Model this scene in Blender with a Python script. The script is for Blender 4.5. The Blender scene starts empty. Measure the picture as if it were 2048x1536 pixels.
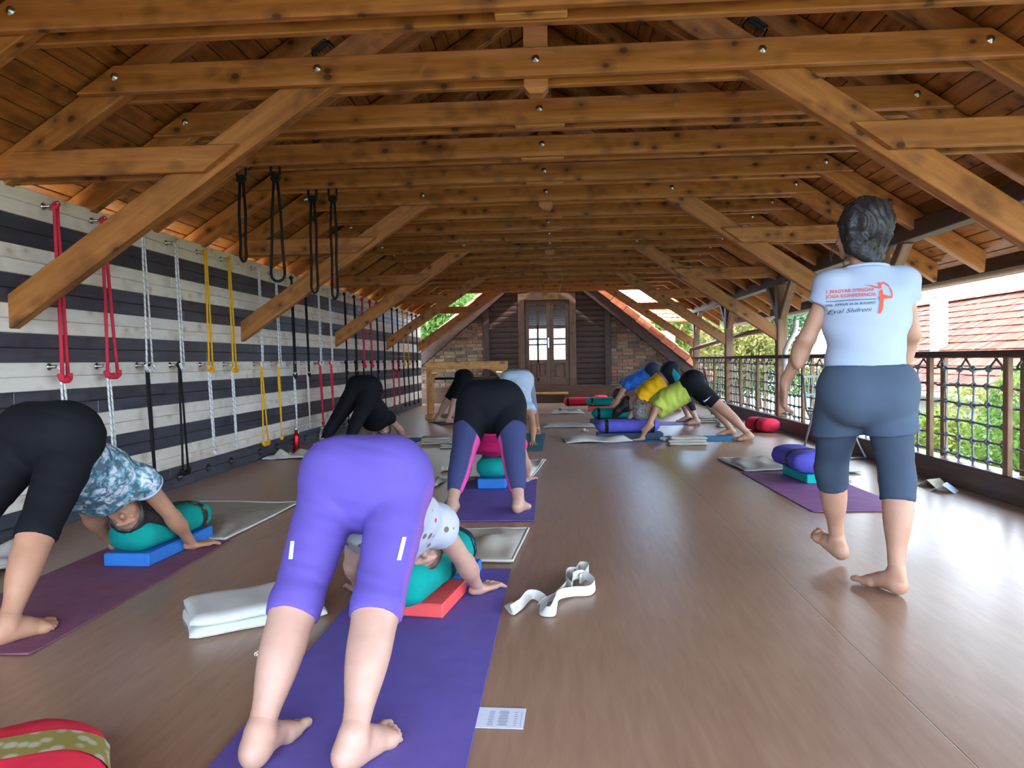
import bpy, bmesh, math, random
import numpy as np
from mathutils import Vector, Matrix
from mathutils.bvhtree import BVHTree

random.seed(7)
rng = np.random.default_rng(7)
SC = bpy.context.scene
COL = SC.collection

# ------------------------------------------------------------------ camera
FOC = 1450.0                       # focal length in pixels of the 2048 x 1536 frame
_d = Vector((1117 - 1024, 768 - 719, -FOC)).normalized()     # world +Y in camera axes
_r = math.radians(0.8)
_u = Vector((-math.sin(_r), math.cos(_r), 0)); _u = (_u - _d * _u.dot(_d)).normalized()
_x = _d.cross(_u)
CAM_ROT = Matrix(((_x.x, _x.y, _x.z), (_d.x, _d.y, _d.z), (_u.x, _u.y, _u.z)))   # camera axes -> world
cam_data = bpy.data.cameras.new('camera')
cam_data.sensor_width = 36.0
cam_data.lens = FOC / 2048 * 36.0
cam_data.clip_end = 300
cam_data.clip_start = 0.05
cam = bpy.data.objects.new('camera', cam_data)
COL.objects.link(cam)
cam.matrix_world = Matrix.Translation((0, 0, 1.0)) @ CAM_ROT.to_4x4()
SC.camera = cam

# ------------------------------------------------------------------ sky, sun, exposure
world = bpy.data.worlds.new('sky'); SC.world = world
world.use_nodes = True
_n, _l = world.node_tree.nodes, world.node_tree.links
_bg = _n['Background']
_tc = _n.new('ShaderNodeTexCoord'); _noi = _n.new('ShaderNodeTexNoise')
_noi.inputs['Scale'].default_value = 2.2; _noi.inputs['Detail'].default_value = 5
_rmp = _n.new('ShaderNodeValToRGB')
_rmp.color_ramp.elements[0].position = 0.40; _rmp.color_ramp.elements[0].color = (0.40, 0.67, 1.0, 1)
_rmp.color_ramp.elements[1].position = 0.62; _rmp.color_ramp.elements[1].color = (0.86, 0.94, 1.0, 1)
_l.new(_tc.outputs['Generated'], _noi.inputs['Vector']); _l.new(_noi.outputs['Fac'], _rmp.inputs['Fac'])
_l.new(_rmp.outputs['Color'], _bg.inputs['Color'])
_bg.inputs['Strength'].default_value = 2.3

sun_data = bpy.data.lights.new('sun', 'SUN'); sun_data.energy = 1.8; sun_data.angle = math.radians(1.2)
sun_data.color = (1.0, 0.94, 0.84)
sun = bpy.data.objects.new('sun', sun_data); COL.objects.link(sun)
sun.rotation_euler = Vector((-0.12, 0.38, -0.90)).to_track_quat('-Z', 'Y').to_euler()

SC.view_settings.view_transform = 'Standard'
SC.view_settings.look = 'None'
SC.view_settings.gamma = 1.0
SC.view_settings.use_curve_mapping = False
SC.view_settings.exposure = 2.52
SC.cycles.use_adaptive_sampling = True; SC.cycles.adaptive_threshold = 0.06
SC.cycles.max_bounces = 6; SC.cycles.diffuse_bounces = 3; SC.cycles.glossy_bounces = 3; SC.cycles.transmission_bounces = 4
SC.cycles.caustics_reflective = False; SC.cycles.caustics_refractive = False

# ------------------------------------------------------------------ object helpers
WM = {}                                                     # world matrix of everything built
def link(o, parent=None, M=None):
    M = M if M is not None else Matrix.Identity(4)
    COL.objects.link(o)
    WM[o] = M
    if parent is not None:
        o.parent = parent
        o.matrix_local = WM[parent].inverted() @ M
    else:
        o.matrix_world = M
    return o
def tag(o, label=None, cat=None, group=None, kind=None):
    if label: o['label'] = label
    if cat: o['category'] = cat
    if group: o['group'] = group
    if kind: o['kind'] = kind
    return o
def empty(name, loc=(0, 0, 0), label=None, cat=None, group=None, kind=None, parent=None):
    o = bpy.data.objects.new(name, None); o.empty_display_size = 0.1
    link(o, parent, Matrix.Translation(loc))
    return tag(o, label, cat, group, kind)
def frame(o, x, y=None, z=None):
    """matrix with origin o, local x along x, local z near z"""
    x = Vector(x).normalized(); z = Vector(z if z is not None else (0, 0, 1))
    z = (z - x * z.dot(x))
    if z.length < 1e-5: z = Vector((0, 1, 0)) - x * x.y
    z.normalize(); y = z.cross(x)
    M = Matrix((x, y, z)).transposed().to_4x4(); M.translation = Vector(o)
    return M

class MB:
    """mesh builder"""
    def __init__(s): s.v = []; s.f = []; s.sm = []
    def add(s, vs, fs, smooth=False):
        n = len(s.v); s.v += [tuple(v) for v in vs]; s.f += [tuple(i + n for i in f) for f in fs]; s.sm += [smooth] * len(fs); return s
    def box(s, c, d, M=None, bev=0.0):
        cx, cy, cz = c; dx, dy, dz = d[0] / 2, d[1] / 2, d[2] / 2
        if bev <= 0:
            vs = [(cx + i * dx, cy + j * dy, cz + k * dz) for i in (-1, 1) for j in (-1, 1) for k in (-1, 1)]
            fs = [(0, 1, 3, 2), (4, 6, 7, 5), (0, 4, 5, 1), (2, 3, 7, 6), (0, 2, 6, 4), (1, 5, 7, 3)]
        else:
            b = min(bev, dx * .9, dy * .9, dz * .9); vs = []; idx = {}
            for i in (-1, 1):
                for j in (-1, 1):
                    for k in (-1, 1):
                        for a in range(3):
                            p = [i * (dx - b), j * (dy - b), k * (dz - b)]
                            p[a] = (i * dx, j * dy, k * dz)[a]
                            idx[i, j, k, a] = len(vs); vs.append((cx + p[0], cy + p[1], cz + p[2]))
            fs = []
            for a in range(3):
                b1, c1 = (a + 1) % 3, (a + 2) % 3
                for sg in (-1, 1):
                    q = []
                    for (m, n) in ((-1, -1), (1, -1), (1, 1), (-1, 1)):
                        t = [0, 0, 0]; t[a] = sg; t[b1] = m; t[c1] = n; q.append(idx[(*t, a)])
                    fs.append(q if sg > 0 else q[::-1])
            for a in range(3):
                b1, c1 = (a + 1) % 3, (a + 2) % 3
                for m in (-1, 1):
                    for n in (-1, 1):
                        t0 = [0] * 3; t1 = [0] * 3
                        t0[a] = -1; t1[a] = 1; t0[b1] = t1[b1] = m; t0[c1] = t1[c1] = n
                        q = [idx[(*t0, b1)], idx[(*t1, b1)], idx[(*t1, c1)], idx[(*t0, c1)]]
                        fs.append(q[::-1] if m * n > 0 else q)
            for i in (-1, 1):
                for j in (-1, 1):
                    for k in (-1, 1):
                        q = [idx[i, j, k, 0], idx[i, j, k, 1], idx[i, j, k, 2]]
                        fs.append(q if i * j * k > 0 else q[::-1])
        if M is not None: vs = [M @ Vector(v) for v in vs]
        return s.add(vs, fs)
    def prism(s, poly, z0, z1, M=None):
        """polygon (x, y) extruded in z"""
        n = len(poly); vs = [(p[0], p[1], z0) for p in poly] + [(p[0], p[1], z1) for p in poly]
        a = sum(poly[i][0] * poly[(i + 1) % n][1] - poly[(i + 1) % n][0] * poly[i][1] for i in range(n))
        fs = [tuple(range(n))[::-1], tuple(range(n, 2 * n))] + [(i, (i + 1) % n, n + (i + 1) % n, n + i) for i in range(n)]
        if a < 0: fs = [f[::-1] for f in fs]
        if M is not None: vs = [M @ Vector(v) for v in vs]
        return s.add(vs, fs)
    def tube(s, pts, r, seg=8, closed=False, caps=True):
        pts = [Vector(p) for p in pts]; n = len(pts)
        rr = r if hasattr(r, '__len__') else [r] * n
        vs = []; T = []
        for i in range(n):
            a = pts[i - 1] if (i > 0 or closed) else pts[i]; b = pts[(i + 1) % n] if (i < n - 1 or closed) else pts[i]
            t = (b - a); T.append(t.normalized() if t.length > 1e-9 else Vector((0, 0, 1)))
        up = Vector((0, 0, 1)) if abs(T[0].z) < .9 else Vector((1, 0, 0))
        u = (up - T[0] * up.dot(T[0])).normalized()
        for i in range(n):
            u = (u - T[i] * u.dot(T[i])); u = u.normalized() if u.length > 1e-6 else Vector((1, 0, 0)); w = T[i].cross(u)
            for k in range(seg):
                a = 2 * math.pi * k / seg; vs.append(pts[i] + (u * math.cos(a) + w * math.sin(a)) * rr[i])
        fs = []
        for i in range(n if closed else n - 1):
            j = (i + 1) % n
            for k in range(seg):
                k2 = (k + 1) % seg; fs.append((i * seg + k, i * seg + k2, j * seg + k2, j * seg + k))
        if caps and not closed:
            fs.append(tuple(range(seg))[::-1]); fs.append(tuple(range((n - 1) * seg, n * seg)))
        return s.add(vs, fs, True)
    def lathe(s, prof, seg=16, M=None):
        """profile (r, z) about z"""
        vs = []
        for r, z in prof:
            for k in range(seg):
                a = 2 * math.pi * k / seg; vs.append((r * math.cos(a), r * math.sin(a), z))
        fs = []
        for i in range(len(prof) - 1):
            for k in range(seg):
                k2 = (k + 1) % seg; fs.append((i * seg + k, i * seg + k2, (i + 1) * seg + k2, (i + 1) * seg + k))
        if prof[0][0] > 1e-6: fs.append(tuple(range(seg))[::-1])
        if prof[-1][0] > 1e-6: fs.append(tuple(range((len(prof) - 1) * seg, len(prof) * seg)))
        if M is not None: vs = [M @ Vector(v) for v in vs]
        return s.add(vs, fs, True)
    def mesh(s, name):
        m = bpy.data.meshes.new(name); m.from_pydata([tuple(v) for v in s.v], [], s.f); 
        m.polygons.foreach_set('use_smooth', s.sm); m.update(); return m
    def obj(s, name, mat, parent=None, M=None):
        m = s.mesh(name); m.materials.append(mat)
        return link(bpy.data.objects.new(name, m), parent, M)
def shared(name, mesh, parent=None, M=None):
    return link(bpy.data.objects.new(name, mesh), parent, M)
def copy_thing(o, M, parent=None):
    """copy of a thing with its parts and sub-parts, moved so that its matrix is M"""
    base = WM[o].inverted()
    c = o.copy(); COL.objects.link(c); c.parent = parent
    WM[c] = M
    if parent is not None: c.matrix_local = WM[parent].inverted() @ M
    else: c.matrix_world = M
    for ch in [k for k in WM if k.parent == o]:
        copy_thing(ch, M @ base @ WM[ch], c)
    return c
def at(px, py, Y):
    """point at depth y = Y on the sight line through a pixel of the photograph"""
    r = CAM_ROT @ Vector((px - 1024, 768 - py, -FOC)); t = Y / r.y
    return Vector((r.x * t, Y, 1.0 + r.z * t))
ORD = ['first', 'second', 'third', 'fourth', 'fifth', 'sixth', 'seventh', 'eighth', 'ninth', 'tenth', 'eleventh', 'twelfth', 'thirteenth', 'fourteenth',
       'fifteenth', 'sixteenth', 'seventeenth', 'eighteenth', 'nineteenth', 'twentieth', 'twenty-first', 'twenty-second', 'twenty-third', 'twenty-fourth']

# ------------------------------------------------------------------ materials
def rgb(r, g, b):
    """sRGB 0-255 -> linear"""
    f = lambda c: c / 12.92 if c <= .04045 else ((c + .055) / 1.055) ** 2.4
    return (f(r / 255), f(g / 255), f(b / 255), 1)
class NT:
    def __init__(s, name):
        s.m = bpy.data.materials.new(name); s.m.use_nodes = True
        s.t = s.m.node_tree; s.n = s.t.nodes; s.p = s.n['Principled BSDF']
    def new(s, typ, **kw):
        n = s.n.new('ShaderNode' + typ)
        for k, v in kw.items():
            if hasattr(n, k) and k not in n.inputs.keys(): setattr(n, k, v)
            else: n.inputs[k.replace('_', ' ')].default_value = v
        return n
    def lk(s, a, b): s.t.links.new(a, b)
    def ramp(s, fac, stops):
        r = s.n.new('ShaderNodeValToRGB'); e = r.color_ramp.elements
        while len(e) < len(stops): e.new(0.5)
        for k, (p, c) in enumerate(stops): e[k].position = p; e[k].color = c
        s.lk(fac, r.inputs['Fac']); return r.outputs['Color']
    def coords(s, scale=(1, 1, 1), rand=True, src='Object'):
        tc = s.n.new('ShaderNodeTexCoord'); mp = s.n.new('ShaderNodeMapping'); mp.inputs['Scale'].default_value = scale
        s.lk(tc.outputs[src], mp.inputs['Vector'])
        if rand:
            oi = s.n.new('ShaderNodeObjectInfo'); cb = s.n.new('ShaderNodeVectorMath'); cb.operation = 'SCALE'
            cb.inputs[0].default_value = (37.0, 19.0, 53.0); s.lk(oi.outputs['Random'], cb.inputs['Scale'])
            s.lk(cb.outputs[0], mp.inputs['Location'])
        return mp.outputs['Vector']
    def noise(s, vec, scale, detail=3, rough=.55, dist=0.0):
        n = s.new('TexNoise'); n.inputs['Scale'].default_value = scale; n.inputs['Detail'].default_value = detail
        n.inputs['Roughness'].default_value = rough; n.inputs['Distortion'].default_value = dist; s.lk(vec, n.inputs['Vector']); return n.outputs['Fac']
    def mix(s, fac, a, b, typ='MIX'):
        m = s.n.new('ShaderNodeMix'); m.data_type = 'RGBA'; m.blend_type = typ
        for sock, v in ((m.inputs[0], fac), (m.inputs[6], a), (m.inputs[7], b)):
            if hasattr(v, 'is_output'): s.lk(v, sock)
            else: sock.default_value = v
        return m.outputs[2]
    def math(s, op, a, b=0.0, clamp=False):
        m = s.n.new('ShaderNodeMath'); m.operation = op; m.use_clamp = clamp
        for sock, v in ((m.inputs[0], a), (m.inputs[1], b)):
            if hasattr(v, 'is_output'): s.lk(v, sock)
            else: sock.default_value = v
        return m.outputs[0]
    def bump(s, h, strength=.3, dist=.01):
        b = s.n.new('ShaderNodeBump'); b.inputs['Strength'].default_value = strength; b.inputs['Distance'].default_value = dist
        s.lk(h, b.inputs['Height']); s.lk(b.outputs['Normal'], s.p.inputs['Normal'])
    def base(s, c):
        if hasattr(c, 'is_output'): s.lk(c, s.p.inputs['Base Color'])
        else: s.p.inputs['Base Color'].default_value = c
    def set(s, rough=.6, spec=.4, metal=0.0):
        s.p.inputs['Roughness'].default_value = rough; s.p.inputs['Specular IOR Level'].default_value = spec; s.p.inputs['Metallic'].default_value = metal
        return s.m

def wood(name, light, mid, dark, knot=None, rough=.5, axis=0, vary=.25, spec=.35, knots=True, bump=.15):
    """grain along the local x axis"""
    t = NT(name)
    v = t.coords((1.0, 12, 12)); g = t.noise(v, 2.0, 3, .6, .4)
    dk = tuple(.45 * a + .55 * b for a, b in zip(dark, mid))
    col = t.ramp(g, [(.28, dk), (.50, mid), (.74, light)])
    if knots:
        mp = t.n.new('ShaderNodeVectorMath'); mp.operation = 'MULTIPLY'; mp.inputs[1].default_value = (7.5, .85, .85); t.lk(v, mp.inputs[0])
        vo = t.new('TexVoronoi'); vo.inputs['Scale'].default_value = 1.0; t.lk(mp.outputs[0], vo.inputs['Vector'])
        sx = t.n.new('ShaderNodeSeparateColor'); t.lk(vo.outputs['Color'], sx.inputs[0])
        on = t.math('GREATER_THAN', sx.outputs[0], .5)
        kf = t.ramp(vo.outputs['Distance'], [(.14, (1, 1, 1, 1)), (.20, (.5, .5, .5, 1)), (.55, (0, 0, 0, 1))])
        col = t.mix(t.math('MULTIPLY', t.math('MULTIPLY', kf, .88), on), col, knot or dark)
        ms = t.n.new('ShaderNodeVectorMath'); ms.operation = 'MULTIPLY'; ms.inputs[1].default_value = (1.6, .22, .22); t.lk(v, ms.inputs[0])
        sm = t.ramp(t.noise(ms.outputs[0], 2.4, 2), [(.56, (0, 0, 0, 1)), (.70, (1, 1, 1, 1))]); col = t.mix(t.math('MULTIPLY', sm, .45), col, knot or dark)
    oi = t.n.new('ShaderNodeObjectInfo'); hs = t.n.new('ShaderNodeHueSaturation')
    t.lk(t.math('ADD', t.math('MULTIPLY', oi.outputs['Random'], vary), 1 - vary / 2), hs.inputs['Value']); t.lk(col, hs.inputs['Color'])
    t.base(hs.outputs['Color'])
    return t.set(rough, spec)
def plain(name, c, rough=.6, spec=.4, metal=0.0, var=.12, scale=12, bump=0.0, bscale=200, rand=True):
    t = NT(name)
    d = tuple(x * (1 - var) for x in c[:3]) + (1,); l = tuple(min(1, x * (1 + var)) for x in c[:3]) + (1,)
    t.base(t.ramp(t.noise(t.coords(rand=rand), scale, 3), [(.3, d), (.7, l)]))
    if bump: t.bump(t.noise(t.coords(), bscale, 2), bump, .003)
    return t.set(rough, spec, metal)

M_PINE = wood('pine_beam', rgb(194, 130, 70), rgb(174, 110, 54), rgb(122, 72, 34), rgb(64, 36, 22), .48)
M_LINING = wood('pine_lining', rgb(176, 116, 60), rgb(156, 96, 46), rgb(106, 60, 28), rgb(70, 38, 20), .5)
M_DARKBEAM = wood('stained_beam', rgb(96, 70, 52), rgb(78, 54, 40), rgb(50, 34, 26), rough=.55, knots=False)
M_LOG = wood('dark_log_siding', rgb(76, 54, 46), rgb(60, 42, 37), rgb(38, 27, 24), rough=.5)
M_DOOR = wood('door_wood', rgb(122, 92, 72), rgb(98, 72, 56), rgb(62, 44, 36), rough=.5)
M_RAILWOOD = wood('rail_wood', rgb(150, 112, 80), rgb(122, 88, 62), rgb(84, 58, 42), rough=.5, knots=False)
M_DARKRAIL = wood('dark_rail_wood', rgb(96, 70, 56), rgb(78, 54, 44), rgb(52, 36, 30), rough=.45, knots=False)
M_PALEPINE = wood('pale_pine', rgb(226, 172, 104), rgb(206, 146, 78), rgb(160, 104, 52), rgb(110, 66, 34), .5)
M_WHITEBOARD = wood('white_painted_board', rgb(238, 230, 218), rgb(232, 224, 210), rgb(222, 212, 196), rgb(198, 182, 158), .55, vary=.06, spec=.3, bump=.08)
M_BLACKBOARD = wood('black_painted_board', rgb(70, 76, 88), rgb(54, 60, 72), rgb(42, 47, 56), rgb(30, 33, 40), .36, vary=.16, spec=.6, bump=.2)  # bluish reflection of the sky is mixed into the black base colours
M_MORTAR = plain('mortar', rgb(160, 150, 130), .9, .2)
M_STEEL = plain('steel', rgb(190, 190, 190), .3, .5, 1.0, .08)
M_BLACKMETAL = plain('black_metal', rgb(26, 26, 28), .4, .5)
M_BLACK = plain('black_plastic', rgb(18, 18, 20), .5, .4)
# ------------------------------------------------------------------ the room shell
XL, XR = -3.13, 2.95           # inner faces of the rope wall and of the railing side
XC = -0.10                     # middle of the roof
TY = [4.0 + 3.035 * k for k in range(-2, 5)]      # the trusses with struts
RY0 = -3.2                     # the roof reaches back to here, out of view, lengthened to cut front light
SL = 0.65                      # roof slope
ZB = 2.595                     # height of the collar bolts
def floor_mat():
    t = NT('floor_vinyl')
    v = t.coords((1.0, 1.0, 1), rand=False)
    a = t.noise(t.coords((20, 2.2, 1), rand=False), 1.6, 4, .6, .5)
    b = t.noise(v, .9, 3)
    col = t.ramp(a, [(.28, rgb(146, 112, 91)), (.5, rgb(160, 125, 102)), (.72, rgb(172, 138, 115))])
    col = t.mix(.35, col, t.ramp(b, [(.35, rgb(138, 106, 87)), (.65, rgb(164, 131, 110))]))
    t.base(col)
    t.lk(t.math('ADD', t.math('MULTIPLY', b, .14), .24), t.p.inputs['Roughness'])
    t.p.inputs['Specular IOR Level'].default_value = .6
    return t.m
M_FLOOR = floor_mat()
floor = empty('floor', (0, 0, 0), kind='structure')
for x0, x1 in ((XL - .3, .992), (.996, 3.3)):
    MB().box(((x0 + x1) / 2, 7.3, -.05), (x1 - x0, 20.2, .1), bev=.002).obj('vinyl_sheet', M_FLOOR, floor)
MB().box((0, 7.3, -.13), (6.7, 20.3, .1)).obj('underlay', M_BLACK, floor)
MB().box((.994, 7.3, -.012), (.004, 20.2, .022)).obj('seam', plain('seam_weld', rgb(196, 178, 160), .4, .5), floor)

# the striped board wall: 24 rows of boards, black and white by twos
wall_left = empty('wall_left', (XL, 7, 0), kind='structure')
MB().box((XL - .06, 7.2, 1.03), (.08, 18.6, 2.05)).obj('backing', M_DARKBEAM, wall_left)
rowh = 2.065 / 24
for r in range(24):
    white = (r // 2) % 2 == 1
    y = -2.0 + random.random() * 2
    y0 = -2.1
    while y0 < 16.4:
        y1 = min(y0 + 2.6 + 1.8 * random.random() if y0 > -2 else y, 16.4)
        if 16.4 - y1 < .5: y1 = 16.4
        M = frame((XL - .012, (y0 + y1) / 2, (r + .5) * rowh), (0, 1, 0))
        MB().box((0, 0, 0), (y1 - y0 - .002, .024 + .002 * random.random(), rowh - .0015), bev=.004).obj('board', M_WHITEBOARD if white else M_BLACKBOARD, wall_left, M)
        y0 = y1

# ceiling lining: planks running the length of the roof
for nm, sg in (('ceiling_left', -1), ('ceiling_right', 1)):
    root = empty(nm, (XC, 7, 4), kind='structure')
    n = Vector((sg * SL, 0, 1)).normalized(); dn = Vector((sg, 0, -SL)).normalized()
    top = Vector((XC, 0, ZB + 2.32 * SL + .085 / math.cos(math.atan(SL))))
    L = (3.72 + (.1 if sg < 0 else 0)) / dn.x * sg
    pw = .118; k = 0; s = 0.0
    while s < L:
        w = min(pw, L - s)
        ys = [RY0, 4 + 3 * random.random(), 10 + 3 * random.random(), 16.4]
        for a, b in zip(ys[:-1], ys[1:]):
            c = top + dn * (s + w / 2) + n * .012
            M = frame((c.x, (a + b) / 2, c.z), (0, 1, 0), z=n)
            MB().box((0, 0, 0), (b - a - .002, w - .005, .022), bev=.004).obj('plank', M_LINING, root, M)
        s += pw
    # roof covering above the lining
    c = top + dn * (L / 2) + n * .06
    M = frame((c.x, (RY0 + 16.45) / 2, c.z), (0, 1, 0), z=n)
    MB().box((0, 0, 0), (16.45 - RY0, L + .05, .06)).obj('roof_cover', M_DARKBEAM, root, M)

# roof frames -------------------------------------------------------------
boltmesh = None
def bolt(parent, p):
    global boltmesh
    if boltmesh is None:
        boltmesh = MB().lathe([(.0, .012), (.007, .011), (.009, .005), (.020, .004), (.022, 0), (.022, -.004)], 12).mesh('bolt')
        boltmesh.materials.append(M_STEEL)
    shared('bolt', boltmesh, parent, frame(p, (1, 0, 0), z=(0, -1, 0)))
def board(parent, name, a, b, depth, thick, mat, cut0=0.0, cut1=0.0, side=(0, 1, 0)):
    """board from a to b; depth is its height, thick its size along `side`; cut = slant of each end (x shift over half the depth)"""
    a, b = Vector(a), Vector(b); L = (b - a).length
    M = frame((a + b) / 2, b - a, z=Vector(side).cross(b - a))
    h, t = depth / 2, thick / 2
    e = .006
    s = []
    for (hz, tt) in ((-h, -t + e), (-h, t - e), (-h + e, t), (h - e, t), (h, t - e), (h, -t + e), (h - e, -t), (-h + e, -t)):
        s.append((hz, tt))
    vs = [(-L / 2 + cut0 * hz / h, tt, hz) for hz, tt in s] + [(L / 2 + cut1 * hz / h, tt, hz) for hz, tt in s]
    n = 8
    fs = [tuple(range(n)), tuple(range(n, 2 * n))[::-1]] + [(i, n + i, n + (i + 1) % n, (i + 1) % n) for i in range(n)]
    return MB().add(vs, fs).obj(name, mat, parent, M)
ang = math.atan(SL)
def roof_frame(y, truss, label, group):
    root = empty('roof_truss' if truss else 'collar_frame', (XC, y, ZB), label, 'roof truss' if truss else 'roof frame', group)
    for sg in (-1, 1):
        e = 3.62 if sg > 0 else 3.72
        board(root, 'rafter', (XC + sg * .02, y, ZB + 2.30 * SL), (XC + sg * e, y, ZB + (2.32 - e) * SL), .15, .08, M_PINE,
              cut1=.04 * 1, cut0=0)
        board(root, 'collar_board', (XC - 2.43, y + sg * .075, ZB - .01), (XC + 2.43, y + sg * .075, ZB - .01), .15, .05, M_PINE,
              cut0=-.115, cut1=.115)
        bolt(root, (XC + sg * 2.32, y - .101, ZB))
    bolt(root, (XC, y - .101, ZB))
    if truss:
        for sg in (-1, 1):
            foot = XL if sg < 0 else XR
            xf = foot - XC
            zs = lambda x: ZB - .02 - (abs(x) - 1.18) * .675        # strut axis
            x1 = sg * .08
            board(root, 'strut', (XC + x1, y, zs(x1)), (XC + xf, y, zs(xf)), .165, .085, M_PINE, cut1=.0557 * sg)
            bolt(root, (XC + sg * 1.18, y - .101, ZB))
            for s2 in (-1, 1):
                board(root, 'tie_board', (XC + sg * 1.74, y + s2 * .068, 2.14), (XC + sg * 3.0, y + s2 * .068, 2.14), .145, .045, M_PINE, cut0=.10 * sg, cut1=.08 * sg)
        MB().prism([(-.065, 2.47), (-.035, 2.435), (.035, 2.435), (.065, 2.47), (.065, 4.0), (-.065, 4.0)], -.045, .045,
                   M=Matrix(((1, 0, 0, XC), (0, 0, 1, y), (0, 1, 0, 0), (0, 0, 0, 1)))).obj('king_post', M_PINE, root, Matrix.Identity(4))
        for sg in (-1, 1):
            for s2 in (-1, 1): pass
    else:
        MB().box((XC, y, ZB - .06), (.32, .06, .05), bev=.004).obj('spacer_block', M_PALEPINE, root)
    return root
fy = []
for k, ty in enumerate(TY):
    fy.append((ty, True))
    if k < len(TY) - 1:
        fy += [(ty + .75875 * j, False) for j in (1, 2, 3)]
nt = nf = 0
for y, tr in fy:
    if y < .9: continue
    if y < 3.9:
        roof_frame(y, tr, 'pine collar frame nearest overhead, %s' % {0: 'cut by the top edge of the picture', 1: 'just above the picture', 2: 'well above the picture', 3: 'at the open end of the roof'}[min(3, int((4.0 - y) / .76 + .5) - 1)], 'collar frames'); continue
    if tr:
        roof_frame(y, True, '%s pine roof truss with diagonal struts, counted from the front' % ORD[nt], 'roof trusses'); nt += 1
    else:
        roof_frame(y, False, '%s plain pine collar frame between the trusses, counted from the front' % ORD[nf], 'collar frames'); nf += 1
# ridge board
board(None, 'ridge_beam', (XC, RY0, ZB + 2.32 * SL - .05), (XC, 16.3, ZB + 2.32 * SL - .05), .18, .05, M_PINE, side=(1, 0, 0))
tag(bpy.data.objects['ridge_beam'], kind='structure')
# wall plate on the railing side, in two lengths
for nm, y0, y1 in (('trim_1', RY0, 8.2), ('trim_2', 8.2, 16.35)):
    o = board(None, nm, (XR + .07, y0, 2.035), (XR + .07, y1, 2.035), .15, .14, M_DARKBEAM, side=(1, 0, 0)); tag(o, kind='structure')
# fascia under the eaves
o = board(None, 'trim_3', (XC + 3.74, RY0, 1.74), (XC + 3.74, 16.35, 1.74), .13, .02, M_DARKBEAM, side=(1, 0, 0)); tag(o, kind='structure')

# ------------------------------------------------------------------ railing side
kerb = board(None, 'baseboard_right', (XR + .03, -2.2, .09), (XR + .03, 16.6, .09), .18, .06, M_DARKRAIL, side=(1, 0, 0)); tag(kerb, kind='structure')
sill = board(None, 'trim_4', (XR + .11, -2.2, .165), (XR + .11, 16.6, .165), .03, .12, M_RAILWOOD, side=(1, 0, 0)); tag(sill, kind='structure')
pn = 0
for ty in TY[2:]:
    near = ty < 4.1
    root = empty('support_post', (XR + .07, ty, 0), 'square timber post with knee braces, %s from the front along the railing' % ORD[pn], 'post', 'railing posts')
    pn += 1
    M = frame((XR + .07, ty, 1.08), (0, 0, 1), z=(1, 0, 0))
    MB().box((0, 0, 0), (1.80, .13, .13), bev=.006).obj('post', M_RAILWOOD, root, M)
    for sg in (-1, 1):
        board(root, 'knee_brace', (XR + .07, ty + sg * .05, 1.52), (XR + .07, ty + sg * .52, 1.98), .09, .09, M_RAILWOOD, side=(1, 0, 0))
# top rail
o = board(None, 'trim_5', (XR + .07, -2.2, .99), (XR + .07, 16.35, .99), .05, .13, M_DARKRAIL, side=(1, 0, 0)); tag(o, kind='structure')

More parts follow.
